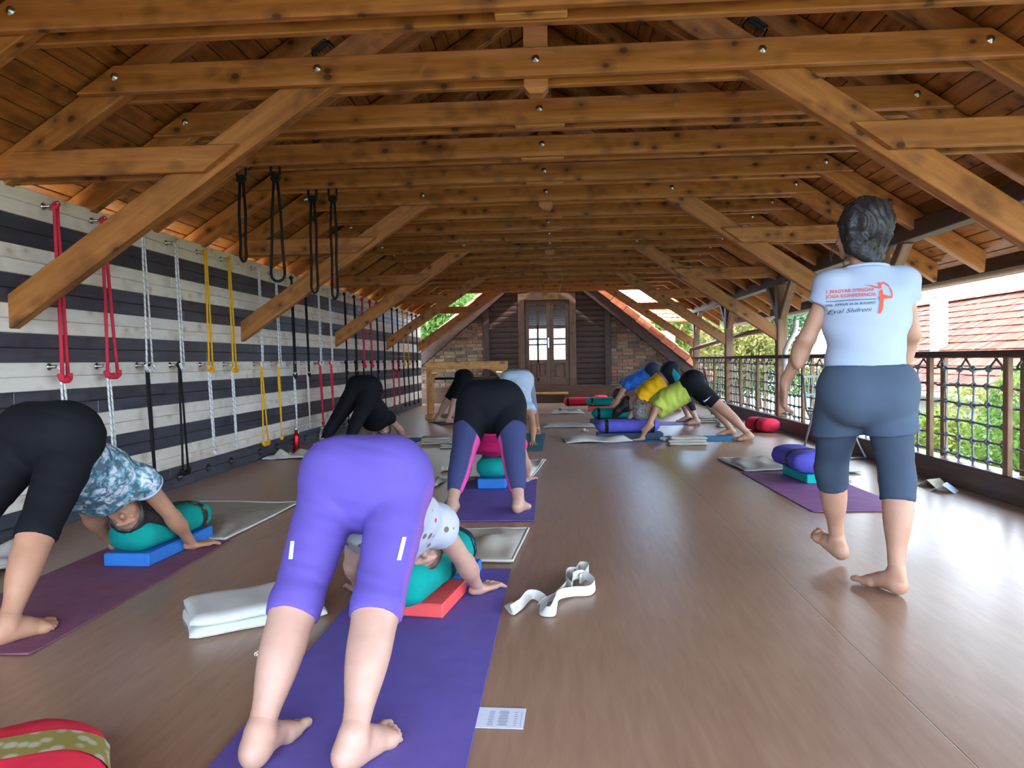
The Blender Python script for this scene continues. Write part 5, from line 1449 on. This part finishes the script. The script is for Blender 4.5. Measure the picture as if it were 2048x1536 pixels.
def hair_cap(b, mat, root, base, hs=1.0, h=.008, extra=(), front=.045, off=.010, seed=0, low=-.06, bump=.004):
    J = b.J; u = unit(J['crown']); f = unit(perp(J['face'], u)); r = np.cross(f, u); c = J['head']
    L = lambda x, y, z: c + hs * (r * x + f * y + u * z)
    n = unit(f * .8 - u * .6)
    P = [dict(ell(L(0, -.012, .025), (.078 * hs, .098 * hs, .090 * hs), (r, f, u), .02), clip=[(L(0, front, .02), n)]), dict(ell(L(0, -.035, -.025), (.074 * hs, .072 * hs, .085 * hs), (r, f, u), .03), clip=[(L(0, .0, 0), unit(f + u * -.05))])] + list(extra)
    return garment(root, 'hair', P, mat, h, off, base, wr=wrinkle(bump, (r + u * .3, r - u * .2 + f * .4, f), (210, 160, 90), seed))
# ------------------------------------------------------------------ the people
def stretch(name, c, var=.06, rough=.8, spec=.18, sheen=.2):
    t = NT(name); d = tuple(x * (1 - var) for x in c[:3]) + (1,); l = tuple(min(1, x * (1 + var)) for x in c[:3]) + (1,)
    t.base(t.ramp(t.noise(t.coords(rand=False), 7, 2), [(.3, d), (.7, l)])); return t.set(rough, spec)
def attr_mix(t, col, attr, c2, lo=-.002, hi=.002):
    a = t.n.new('ShaderNodeAttribute'); a.attribute_name = attr
    mr = t.n.new('ShaderNodeMapRange'); mr.inputs['From Min'].default_value = lo; mr.inputs['From Max'].default_value = hi; t.lk(a.outputs['Fac'], mr.inputs['Value'])
    return t.mix(mr.outputs['Result'], col, c2)
def two_tone(name, c1, masks, rough=.8):
    t = NT(name); col = c1
    for nm, c in masks: col = attr_mix(t, col, nm, c)
    t.base(col); return t.set(rough, .18)
C_BLACK = stretch('black_jersey', rgb(20, 21, 26), .1); C_CHAR = stretch('charcoal_jersey', rgb(62, 72, 88), .08); C_NAVY = stretch('navy_jersey', rgb(40, 48, 70), .08)
C_LIME = stretch('lime_jersey', rgb(186, 196, 84), .05, .75); C_YEL = stretch('yellow_jersey', rgb(240, 184, 24), .05, .75); C_BLUE = stretch('blue_jersey', rgb(44, 98, 180), .06, .75)
C_PALE = stretch('pale_blue_jersey', rgb(180, 196, 216), .04, .75); C_GREY = stretch('grey_jersey', rgb(130, 140, 156), .05, .65); C_WHITE = stretch('white_jersey', rgb(172, 182, 202), .03, .75); C_PINK = stretch('pink_jersey', rgb(232, 44, 116), .06, .7)
t = NT('camouflage_print'); _v = t.coords(rand=False)
_a = t.ramp(t.noise(_v, 27, 3, .55, .6), [(.38, rgb(72, 98, 110)), (.46, rgb(92, 152, 168)), (.52, rgb(150, 168, 178)), (.60, rgb(206, 214, 222))])
_b = t.ramp(t.noise(t.coords((1.3, 1, 1), rand=False), 17, 2, .5, .9), [(.56, (0, 0, 0, 1)), (.60, (1, 1, 1, 1))])
_r = t.n.nodes if False else None
for nd in t.n:
    if nd.type == 'VALTORGB': nd.color_ramp.interpolation = 'EASE'
t.base(t.mix(_b, _a, rgb(92, 104, 118))); C_CAMO = t.set(.75, .2)
t = NT('melon_print'); _v = t.coords((1, 1, 1), rand=False); vo = t.new('TexVoronoi'); vo.inputs['Scale'].default_value = 21; vo.inputs['Randomness'].default_value = .75; t.lk(_v, vo.inputs['Vector'])
dot = t.ramp(vo.outputs['Distance'], [(.24, (1, 1, 1, 1)), (.28, (0, 0, 0, 1))]); sep = t.n.new('ShaderNodeSeparateColor'); t.lk(vo.outputs['Color'], sep.inputs[0])
pc_ = t.ramp(sep.outputs[0], [(.40, rgb(206, 60, 84)), (.45, rgb(110, 96, 88)), (.75, rgb(110, 96, 88)), (.78, rgb(176, 178, 190))])
t.base(t.mix(dot, rgb(176, 178, 190), pc_)); C_MELON = t.set(.75, .2)
def side_dist(b, S, n, keep=.0):
    """signed distance used for stripes: positive beyond `keep` along n from the leg axis"""
    J = b.J
    def f(v):
        out = np.full(len(v), -1.0)
        for (p, q) in ((J['hip' + S], J['kn' + S]), (J['kn' + S], J['an' + S])):
            ba = q - p; h = np.clip(((v - p) @ ba) / (ba @ ba), 0, 1); c = p + h[:, None] * ba; w = v - c; dd = np.linalg.norm(w, axis=1)
            s = (w @ unit(perp(n, ba))) / (dd + 1e-6) - keep
            near = dd < .16
            out = np.where(near, np.maximum(out, s * .04), out)
        return out
    return f
def project(mesh_obj, pts, direction, lift=.002):
    """points moved along `direction` onto a mesh (world space)"""
    me = mesh_obj.data; T = WM[mesh_obj]
    bv = mesh_obj.get('_bvh')
    key = mesh_obj.name
    if key not in BV:
        co = np.empty(len(me.vertices) * 3, np.float32); me.vertices.foreach_get('co', co); co = co.reshape(-1, 3) + np.array(T.translation)
        BV[key] = BVHTree.FromPolygons([tuple(c) for c in co], [tuple(p.vertices) for p in me.polygons])
    out = []; d = Vector(direction).normalized(); last = None
    for p in pts:
        p = Vector(p); loc, nrm, i, dist = BV[key].ray_cast(p - d * .6, d)
        if loc is None: loc = p if last is None else p - d * (p - last).dot(d)
        else: last = loc
        out.append(loc - d * lift)
    return out
BV = {}
def decal(target, poly, direction, name, mat, parent, lift=.003, sub=3, thick=.0012):
    """flat print: polygon of world points pressed onto a garment"""
    bm = bmesh.new(); vs = [bm.verts.new(p) for p in poly]; bm.faces.new(vs); bmesh.ops.triangulate(bm, faces=bm.faces[:])
    for _ in range(sub): bmesh.ops.subdivide_edges(bm, edges=[e for e in bm.edges if e.calc_length() > .006], cuts=1, use_grid_fill=False); bmesh.ops.triangulate(bm, faces=bm.faces[:])
    P = project(target, [v.co for v in bm.verts], direction, lift)
    for v, p in zip(bm.verts, P): v.co = p
    me = bpy.data.meshes.new(name); bm.to_mesh(me); bm.free(); me.materials.append(mat)
    return link(bpy.data.objects.new(name, me), parent, Matrix.Identity(4))

# 1. foreground, purple leggings --------------------------------------------
J = downdog((0, 1), (-.615, 2.25, .595), [(-.765, 1.695), (-.535, 1.69)], [(.16, 1), (.46, 1)], [(-.86, 3.02), (-.355, 3.04)], [(-.5, 1), (.62, 1)],
            head=(-.545, 2.76, .300), crown=(.1, .50, -.86), face=(.35, -.80, -.45), hipw=.112, shw=.150, shp=(-.60, 2.61, .40))
b = Body(J, 1.0, 1.22, .94, 1.02, 1.0, 1.05, 1.0, 1.06); dress_hands_feet(b)
B0 = (-.62, 2.3, 0); root = make_person(b, B0, 'person bending in downward dog in bright purple capri leggings, closest to us', SKIN_D, .010, fine=.0042, headh=.006)
C_PUR = two_tone('purple_leggings', rgb(100, 82, 166), [('side', rgb(128, 88, 162))])
lg = garment(root, 'leggings', leggings(b, .07), C_PUR, .009, .007, B0, [(b.pel + b.u * b.T * .30, b.u)], wr=wrinkle(.0016, ((0, .3, 1), (.3, .2, 1)), (95, 140), 3),
             attrs={'side': lambda v: np.maximum(side_dist(b, 'R', b.r, .93)(v), -1)})
gm = garment(root, 'shirt', shirt(b, .26, 1.25) + [cone(b.pel + b.u * .18 - b.d * .03, b.shc - b.d * .03 - b.u * .06, .12, .105, .05, b.r, .9)], C_MELON, .010, .016, B0, [(b.pel + b.u * b.T * .26, -b.u), (b.shc + b.u * .03, b.u)], wr=wrinkle(.004, (b.r + b.u, b.u - b.r * .4, b.d), (48, 70, 60), 4))
hair_cap(b, H_BROWN, root, B0, extra=[cone(J['head'] + V3(.03, .06, -.02), J['head'] + V3(.09, .16, -.055), .035, .012, .03)])
M_REFL = plain('reflective_strip', rgb(226, 230, 238), .3, .6)
for (pa, pb) in (((809, 1074), (798, 1120)), ((585, 1082), (581, 1118))):
    A, C = at(*pa, 2.05), at(*pb, 2.02); w = Vector((.006, 0, 0))
    decal(lg, [A - w, A + w, C + w, C - w], (A + C) / 2 - Vector((0, 0, 1)), 'reflective_strip', M_REFL, root, .003, 2)

# 2. left, black leggings and camouflage top ---------------------------------
J = downdog((0, 1), (-2.175, 2.95, .675), [(-2.42, 2.44), (-2.025, 2.44)], [(-.1, 1), (.42, 1)], [(-2.42, 3.76), (-1.99, 3.77)], [(-.3, 1), (.55, 1)],
            head=(-2.15, 3.44, .285), crown=(.1, .42, -.90), face=(.45, -.80, -.38), hipw=.105, shw=.175, shp=(-2.175, 3.33, .455))
b = Body(J, 1.03, 1.2, 1.05, 1.0, 1.0, 1.08, 1.0, 1.08); dress_hands_feet(b)
B0 = (-2.18, 3.0, 0); root = make_person(b, B0, 'person bending at the left edge in black capris and a blue-grey camouflage top', SKIN_B, .011, fine=.0045, headh=.006)
garment(root, 'leggings', leggings(b, .06), C_BLACK, .010, .008, B0, [(b.pel + b.u * b.T * .30, b.u)], wr=wrinkle(.0016, ((0, .3, 1), (.3, .2, 1)), (80, 120), 5))
garment(root, 'top', shirt(b, .16, 1.3) + [cone(b.pel + b.u * .16 - b.d * .05, b.shc - b.d * .05 - b.u * .04, .12, .12, .06, b.r, .85)], C_CAMO, .010, .016, B0, [(b.pel + b.u * b.T * .22, -b.u), (b.shc + b.u * .04, b.u)], wr=wrinkle(.006, (b.r + b.u, b.u - b.r * .4, b.d), (36, 52, 44), 6))
for S in 'LR':
    J2 = b.J; n = unit(J2['el' + S] - J2['sh' + S]); c = lerp(J2['sh' + S], J2['el' + S], .16); a1 = unit(perp(V3(0, 0, 1), n)); a2 = np.cross(n, a1)
    MB().tube([tuple(c + .074 * (a1 * math.cos(q) + a2 * math.sin(q))) for q in [k * math.pi / 12 for k in range(24)]], .007, 6, closed=True).obj('armhole_trim', C_WHITE, root)
hair_cap(b, H_BLACK, root, B0, extra=[cone(J['head'] + V3(.04, .05, -.03), J['head'] + V3(.13, .17, -.085), .05, .03, .03), cone(J['head'] + V3(.13, .17, -.085), J['head'] + V3(.15, .20, -.14), .03, .012, .02), ell(J['head'] + V3(.03, .09, .0), (.07, .07, .06), None, .03)])
eyes(root, b)

# 3. black and navy leggings with pink ---------------------------------------
J = downdog((0, 1), (-.49, 5.20, .66), [(-.70, 4.64), (-.285, 4.66)], [(-.12, 1), (.28, 1)], [(-.77, 5.90), (-.27, 5.90)], [(-.2, 1), (.3, 1)],
            head=(-.46, 5.72, .345), crown=(0, .45, -.89), face=(.2, -.85, -.42), hipw=.125, shw=.18, Tl=.45)
b = Body(J, 1.12, 1.35, 1.18, 1.05, 1.02, 1.15, 1.05, 1.16); dress_hands_feet(b)
B0 = (-.49, 5.25, 0); root = make_person(b, B0, 'person bending mid room in black and navy leggings with pink inner stripe', SKIN_D, .012, fine=.006, headh=.008)
def navy(v):
    J = b.J; out = np.full(len(v), -1.0)
    for S, sg in (('L', -1), ('R', 1)):
        h, k = J['hip' + S], J['kn' + S]; ax = unit(k - h); s = (v - h) @ ax; lat = (v - h) @ b.r * sg
        m = (v - b.pel) @ b.r * sg > 0
        out = np.where(m, s - .20 - .75 * np.clip(.05 - lat, 0, .12), out)
    return out
def pinkm(v): 
    m = np.maximum(side_dist(b, 'L', b.r, .80)(v), side_dist(b, 'R', -b.r, .80)(v)); return np.minimum(m, navy(v) - .005)
C_P3 = two_tone('black_navy_leggings', rgb(22, 22, 28), [('navy', rgb(62, 66, 106)), ('pink', rgb(232, 88, 160))])
garment(root, 'leggings', leggings(b, .80), C_P3, .010, .008, B0, [(b.pel + b.u * b.T * .32, b.u)], attrs={'navy': navy, 'pink': pinkm})
garment(root, 'top', shirt(b, .12, 1.2), C_PINK, .012, .014, B0, [(b.pel + b.u * b.T * .30, -b.u), (b.shc + b.u * .05, b.u)], wr=wrinkle(.004, (b.r + b.u, b.u), (48, 70), 7))
hair_cap(b, H_BLACK, root, B0, h=.01)

# 4. all in black by the wall --------------------------------------------------
J = downdog((.18, 1), (-2.34, 8.55, .66), [(-2.70, 8.02), (-2.40, 7.98)], [(.0, 1), (.2, 1)], [(-2.42, 9.35), (-2.00, 9.25)], [(0, 1), (.3, 1)],
            head=(-2.22, 9.02, .175), crown=(.1, .5, -.86), face=(.2, -.85, -.4), hipw=.10, shw=.17, Tl=.46, sink=-.06)
b = Body(J, 1.10, 1.2, 1.12, 1, 1, 1.08, 1.0, 1.08); dress_hands_feet(b)
B0 = (-2.3, 8.6, 0); root = make_person(b, B0, 'person bending by the striped wall dressed all in black', SKIN_A, .014, fine=.008, headh=.01)
garment(root, 'leggings', leggings(b, .85), C_BLACK, .013, .009, B0, [(b.pel + b.u * b.T * .30, b.u)])
garment(root, 'shirt', shirt(b, .75, 1.3) + [cone(b.pel + b.u * .16 - b.d * .05, b.shc - b.d * .05, .12, .125, .06, b.r, .85)], C_BLACK, .013, .018, B0, [(b.pel + b.u * b.T * .2, -b.u), (b.shc + b.u * .05, b.u)], wr=wrinkle(.004, (b.r + b.u, b.u), (40, 60), 8))
hair_cap(b, H_BROWN, root, B0, h=.011)

# 5. black shorts by the trestle ------------------------------------------------
J = downdog((.93, .37), (-1.55, 11.74, .69), [(-2.03, 11.72), (-1.80, 11.44)], [(.93, .37), (.93, .37)], [(-.82, 12.20), (-.68, 11.86)], [(.93, .37), (.93, .37)], hipw=.09, Tl=.46)
b = Body(J, 1.0, 1.05, 1.0); dress_hands_feet(b)
B0 = (-1.55, 11.74, 0); root = make_person(b, B0, 'person with bare calves and black knee shorts in front of the trestle', SKIN_D, .016, fine=.009, headh=.012)
garment(root, 'shorts', shorts(b, .98), C_BLACK, .014, .018, B0, [(b.pel + b.u * b.T * .30, b.u)], wr=wrinkle(.004, (b.r + b.u, b.u), (40, 60), 9))
garment(root, 'shirt', shirt(b, .5, 1.3), C_BLACK, .014, .016, B0, [(b.pel + b.u * b.T * .2, -b.u), (b.shc + b.u * .05, b.u)])
hair_cap(b, H_BROWN, root, B0, h=.013)

# 6. pale blue top, facing us ----------------------------------------------------
J = downdog((0, -1), (-.53, 9.24, .715), [(-.30, 9.80), (-.76, 9.80)], [(.03, -1), (-.03, -1)], [(-.315, 8.52), (-.75, 8.50)], [(.1, -1), (-.1, -1)],
            head=(-.52, 8.70, .25), crown=(0, -.45, -.89), face=(0, .85, -.4), hipw=.10, shw=.17, Tl=.47)
b = Body(J, 1.05, 1.15, 1.05, 1, 1, 1.1, 1.05, 1.0); dress_hands_feet(b)
B0 = (-.53, 9.2, 0); root = make_person(b, B0, 'person bending towards us in a pale blue top and grey capris', SKIN_C, .014, fine=.007, headh=.01)
garment(root, 'leggings', leggings(b, .12), C_GREY, .012, .009, B0, [(b.pel + b.u * b.T * .30, b.u)])
garment(root, 'top', shirt(b, .14, 1.25) + b.pelvis + [cone(b.pel + b.u * .1, b.shc, .15, .14, .05, b.d, 1.3)], C_PALE, .012, .016, B0, [(b.pel - b.u * .035, -b.u), (b.shc + b.u * .05, b.u)], wr=wrinkle(.004, (b.r + b.u * 3, b.u), (50, 70), 10))
hair_cap(b, H_BLACK, root, B0, h=.011, extra=[ell(J['head'] + V3(0, -.04, -.08), (.05, .05, .05), None, .03)])

# 7. lime top, in profile ------------------------------------------------------------
J = downdog((-1, 0), (1.64, 8.98, .675), [(2.27, 8.70), (2.21, 9.32)], [(-1, -.02), (-1, .05)], [(.98, 8.78), (.98, 9.26)], [(-1, -.1), (-1, .1)],
            head=(1.035, 9.0, .355), crown=(-.50, 0, -.86), face=(.84, -.1, -.53), hipw=.10, shw=.17, shp=(1.19, 9.0, .43))
b = Body(J, 1.0, 1.1, 1.0, 1.0, 1.0, 1.1, 1.05, 1.0); dress_hands_feet(b)
B0 = (1.6, 9.0, 0); root = make_person(b, B0, 'person bending in profile in a lime sleeveless top and black shorts', SKIN_B, .012, fine=.006, headh=.008)
sho = garment(root, 'shorts', shorts(b, .72), C_BLACK, .011, .012, B0, [(b.pel + b.u * b.T * .30, b.u)])
garment(root, 'top', shirt(b, .10, 1.2) + [cone(b.pel + b.u * .12 - b.d * .04, b.shc - b.d * .05, .118, .12, .06, b.r, .85)], C_LIME, .011, .014, B0, [(b.pel + b.u * b.T * .24, -b.u), (b.shc + b.u * .05, b.u)], wr=wrinkle(.005, (b.u + b.r * .3, b.u * 1.2 + b.d * .5), (58, 84), 11))
hair_cap(b, H_GREY, root, B0, h=.009, extra=[ell(J['head'] + V3(-.03, 0, -.06), (.075, .08, .05), None, .04)], bump=.006)
sw = [(1389, 807), (1391, 811), (1397, 807), (1405, 798), (1397, 804), (1392, 807)]
decal(sho, [at(p[0] + 17, p[1] - 6, 8.80) for p in sw], at(1413, 798, 8.8) - Vector((0, 0, 1)), 'tick_emblem', plain('white_print', rgb(236, 236, 236), .6, .3), root, .006, 2)

# 8. yellow top -------------------------------------------------------------------------
J = downdog((-1, 0), (1.70, 11.12, .775), [(2.06, 10.84), (2.03, 11.36)], [(-1, 0), (-1, 0)], [(1.00, 10.92), (1.00, 11.40)], [(-1, -.1), (-1, .1)],
            head=(1.04, 11.14, .30), crown=(-.42, 0, -.9), face=(.88, -.1, -.45), hipw=.10, shw=.17, shp=(1.24, 11.14, .44))
b = Body(J, 1.0, 1.1, 1.0, 1.0, 1.0, 1.05, 1.0, 1.04); dress_hands_feet(b)
B0 = (1.6, 11.1, 0); root = make_person(b, B0, 'person bending in profile in a yellow shirt and black and teal leggings', SKIN_D, .014, fine=.007, headh=.01)
def tealm(v):
    c = np.array(at(1352, 752, 10.95)); w = v - c; return .055 - np.abs(w[:, 0] + .35 * w[:, 2]) * 1.0 - np.maximum(w[:, 2] - .03, 0) * .6 - np.maximum(-w[:, 2] - .09, 0) * 2 + np.where(v[:, 1] < 11.05, 0, -1)
garment(root, 'leggings', leggings(b, .62), two_tone('black_teal_leggings', rgb(30, 34, 42), [('teal', rgb(26, 116, 134))]), .012, .009, B0, [(b.pel + b.u * b.T * .22, b.u)], attrs={'teal': tealm})
garment(root, 'shirt', shirt(b, .55, 1.4) + [cone(b.pel + b.u * .18 - b.d * .04, b.shc - b.d * .05, .12, .13, .06, b.r, .85)], C_YEL, .012, .018, B0, [(b.pel + b.u * b.T * .30, -b.u), (b.shc + b.u * .055, b.u)], wr=wrinkle(.006, (b.u + b.d, b.u - b.d * .6), (50, 74), 12))
hair_cap(b, H_BLACK, root, B0, h=.011, extra=[cone(J['head'] + V3(-.04, 0, -.02), J['head'] + V3(-.15, 0, -.10), .06, .06, .04), cone(J['head'] + V3(-.15, 0, -.10), J['head'] + V3(-.2, 0, -.2), .06, .03, .03)])

# 9. blue top ------------------------------------------------------------------------------
J = downdog((-1, 0), (1.76, 13.80, .755), [(2.24, 13.52), (2.20, 14.0)], [(-1, 0), (-1, 0)], [(.94, 13.56), (.94, 14.06)], [(-1, 0), (-1, 0)],
            head=(1.12, 13.80, .33), crown=(-.5, 0, -.86), face=(.84, -.15, -.5), hipw=.095, shw=.18, shp=(1.24, 13.8, .48))
b = Body(J, 1.04, 1.0, 1.0, 1.0, 1.1, 1.05, 1.08, .95); dress_hands_feet(b)
B0 = (1.7, 13.8, 0); root = make_person(b, B0, 'person bending in profile in a blue top, farthest of the three on the right', SKIN_B, .015, fine=.008, headh=.011)
garment(root, 'leggings', leggings(b, .1), C_NAVY, .014, .012, B0, [(b.pel + b.u * b.T * .30, b.u)])
garment(root, 'top', shirt(b, .12, 1.25) + [cone(b.pel + b.u * .1, b.shc, .14, .14, .05, b.d, 1.2)], C_BLUE, .014, .016, B0, [(b.pel + b.u * b.T * .16, -b.u), (b.shc + b.u * .055, b.u)], wr=wrinkle(.006, (b.u + b.d, b.u - b.d * .6), (50, 74), 13))
hair_cap(b, H_BROWN, root, B0, h=.012)
eyes(root, b)

# 10. the walking instructor -----------------------------------------------------------------
J = dict(hipL=V3(1.255, 3.28, .845), hipR=V3(1.43, 3.27, .845), knL=V3(1.262, 3.46, .475), knR=V3(1.445, 3.20, .47), anL=V3(1.335, 3.585, .115), anR=V3(1.40, 3.105, .088),
         shL=V3(1.195, 3.27, 1.300), shR=V3(1.495, 3.27, 1.312), elL=V3(1.105, 3.31, 1.075), elR=V3(1.565, 3.33, 1.085), wrL=V3(1.055, 3.46, .875), wrR=V3(1.555, 3.50, .90),
         head=V3(1.335, 3.325, 1.535), crown=unit(V3(0, .02, 1)), face=unit(V3(-.45, 1, -.1)), f=V3(0, 1, 0), r=V3(1, 0, 0))
J['bkL'] = J['bkR'] = V3(0, -1, 0)
b = Body(J, 1.0, 1.0, .98, 1.0, .98, 1.0, 1.08, .97, dors=V3(0, -1, 0))
b.feet['L'] = foot_prims(V3(1.342, 3.555, .012), V3(-.30, .80, .38), (-1, 0, 0), .98, ank=J['anL']) + [cone(J['anL'], lerp(J['knL'], J['anL'], .8), .031, .034, .02)]
b.feet['R'] = foot_prims(V3(1.40, 3.06, .004), V3(-.42, .90, 0), (1, 0, 0), .98, ank=J['anR']) + [cone(J['anR'], lerp(J['knR'], J['anR'], .8), .031, .034, .02)]
for S, sg in (('L', -1), ('R', 1)):
    d = unit(V3(0, .25, -1)); b.hands[S] = hand_prims(J['wr' + S], d, V3(sg, 0, 0), V3(0, 1, .2), .95, .08, .35) + [cone(lerp(J['el' + S], J['wr' + S], .8), J['wr' + S], .027, .024, .015)]
B0 = (1.35, 3.3, 0); root = make_person(b, B0, 'person walking away in a printed white t-shirt and dark slate capris', SKIN_C, .009, fine=.0045, headh=.006)
garment(root, 'leggings', leggings(b, .22), C_CHAR, .009, .008, B0, [(V3(0, 0, .96), V3(0, 0, 1))], wr=wrinkle(.0012, ((0, .2, 1), (.2, .2, 1)), (110, 150), 14))
sk = list(b.pelvis)
for S in 'LR': sk += [cone(p['a'], p['b'], p['ra'], p['ra'] * .90, p['k']) for p in b.legs[S]['th'][:1]]
garment(root, 'skirt', sk, stretch('slate_skirt', rgb(74, 86, 104), .06), .009, .020, B0, [(V3(0, 0, .955), V3(0, 0, 1)), (V3(1.34, 0, .645), unit(V3(.10, 0, -1)))], wr=wrinkle(.002, ((1, .2, .3), (.3, 1, 0)), (30, 44), 15))
ts = shirt(b, .36, 1.12) + [cone(b.pel + V3(0, 0, .06), b.pel + V3(0, 0, .30), .158, .135, .05, b.d, 1.3)]
tsh = garment(root, 't_shirt', ts, C_WHITE, .008, .014, B0, [(V3(1.34, 0, .888), unit(V3(.20, 0, -1))), (b.shc + V3(0, 0, .075), V3(0, .15, 1))], wr=wrinkle(.0055, (V3(.25, .1, 1), V3(-.35, .1, 1)), (58, 40), 16))
ec = [ell(J['head'] + V3(.0, -.075, .035), (.085, .06, .085), None, .04), ell(J['head'] + V3(.02, -.05, .085), (.075, .07, .055), None, .04), ell(J['head'] + V3(.055, -.07, .02), (.05, .06, .07), None, .03), cone(J['head'] + V3(-.03, -.07, -.06), J['head'] + V3(.02, -.075, -.115), .045, .03, .03), cone(J['head'] + V3(.04, -.06, -.05), J['head'] + V3(.05, -.06, -.12), .045, .022, .03)]
hr = hair_cap(b, H_BLACK, root, B0, h=.006, extra=ec, bump=.010, off=.008, seed=17)
mb = MB(); g = random.Random(4)
for k in range(46):
    a = g.uniform(0, 6.28); zz = g.uniform(-.11, .12); rr = .098 if zz > -.06 else .06
    p0 = Vector(J['head']) + Vector((rr * math.cos(a), -.03 + rr * math.sin(a) * .95, zz))
    if math.sin(a) > .55: continue
    o_ = Vector((math.cos(a), math.sin(a), .3)); pts = []
    ln = g.uniform(.03, .075); cr = g.uniform(.006, .012); ph_ = g.uniform(0, 6)
    for q in range(11):
        tt = q / 10; dn_ = Vector((0, 0, -1)) if zz < 0 else Vector((0, 0, .3))
        pts.append(p0 + (o_ * .45 + dn_ * (.3 + tt)) * ln * tt + Vector((cr * math.cos(9 * tt + ph_), cr * math.sin(9 * tt + ph_), 0)) * tt)
    mb.tube(pts, [.0022 * (1 - .6 * q / 10) for q in range(11)], 4)
mb.obj('loose_curls', H_BLACK, root)
# collar
MB().tube([tuple(b.shc + V3(.092 * math.cos(a), .075 * math.sin(a) + .005, .068 - .012 * math.sin(a))) for a in [k * math.pi / 14 for k in range(28)]], .008, 6, closed=True).obj('collar', C_WHITE, root)
# print on the back of the shirt
M_ORANGE = plain('orange_print', rgb(232, 92, 66), .7, .2); M_SLATE = plain('slate_print', rgb(70, 84, 104), .7, .2)
YT = 3.16
def shirt_text(txt, px0, py0, px1, height_px, mat, name, shear=0.0, bold=0.0):
    cu_ = bpy.data.curves.new(name, 'FONT'); cu_.body = txt; cu_.size = 1.0; cu_.shear = shear; cu_.offset = bold; cu_.resolution_u = 3
    ob = bpy.data.objects.new(name + '_tmp', cu_); COL.objects.link(ob)
    me = bpy.data.meshes.new_from_object(ob.evaluated_get(bpy.context.evaluated_depsgraph_get())); bpy.data.objects.remove(ob)
    bm = bmesh.new(); bm.from_mesh(me)
    bmesh.ops.triangulate(bm, faces=bm.faces[:])
    xs = [v.co.x for v in bm.verts]; w = max(xs) - min(xs); x0 = min(xs)
    A = at(px0 + 4, py0, YT); C = at(px1[0] + 4, px1[1], YT); ex = (C - A) / w; ez = Vector((0, 0, 1)) * (height_px * YT / FOC / .73)
    for v in bm.verts: v.co = A + ex * (v.co.x - x0) + ez * v.co.y
    bmesh.ops.subdivide_edges(bm, edges=[e for e in bm.edges if e.calc_length() > .008], cuts=1); bmesh.ops.triangulate(bm, faces=bm.faces[:])
    P = project(tsh, [v.co for v in bm.verts], (0, 1, 0), .006)
    for v, p in zip(bm.verts, P): v.co = p
    bm.to_mesh(me); bm.free(); me.materials.clear(); me.materials.append(mat); me.name = name
    return link(bpy.data.objects.new(name, me), root, Matrix.Identity(4))
shirt_text('I. MAGYAR IYENGAR', 1657, 585, (1743, 582), 7.0, M_ORANGE, 'shirt_print', bold=.012)
shirt_text('JÓGA KONFERENCIA', 1656, 595, (1745, 592), 7.0, M_ORANGE, 'shirt_print', bold=.012)
shirt_text('2026. ÁPRILIS 24-28. BUDAPEST', 1655, 612, (1744, 608), 4.6, M_SLATE, 'shirt_print', bold=.008)
shirt_text('Eyal Shifroni', 1661, 627, (1735, 623), 8.6, M_SLATE, 'shirt_print', shear=.35)
L0, L1 = at(1660, 601.5, YT), at(1748, 598.5, YT); dz = Vector((0, 0, .0012))
decal(tsh, [L0 - dz, L1 - dz, L1 + dz, L0 + dz], (0, 1, 0), 'shirt_print', M_SLATE, root, .006, 4)
fig = [[(1726, 569), (1740, 570), (1752, 574), (1757, 569), (1759, 575), (1756, 578), (1749, 576), (1738, 572)],            # arm and head
       [(1754, 565), (1759, 564), (1761, 568), (1758, 572), (1754, 571)],
       [(1757, 578), (1760, 582), (1759, 590), (1753, 592), (1752, 585)],
       [(1752, 592), (1760, 589), (1770, 592), (1778, 593), (1778, 597), (1768, 597.5), (1760, 598), (1757, 614), (1757, 620), (1752, 628), (1747, 628), (1753, 622), (1755, 612), (1754, 600), (1750, 596)],
       [(1776, 594), (1779, 595), (1780, 583), (1776, 574), (1774, 575), (1777, 584)],
       [(1760, 566), (1764, 563), (1772, 567), (1776, 573), (1774, 574), (1769, 568), (1764, 565.5), (1761, 569)]]
for poly in fig: decal(tsh, [at(p[0] + 3, p[1], YT) for p in poly], (0, 1, 0), 'figure_print', M_ORANGE, root, .006, 2)
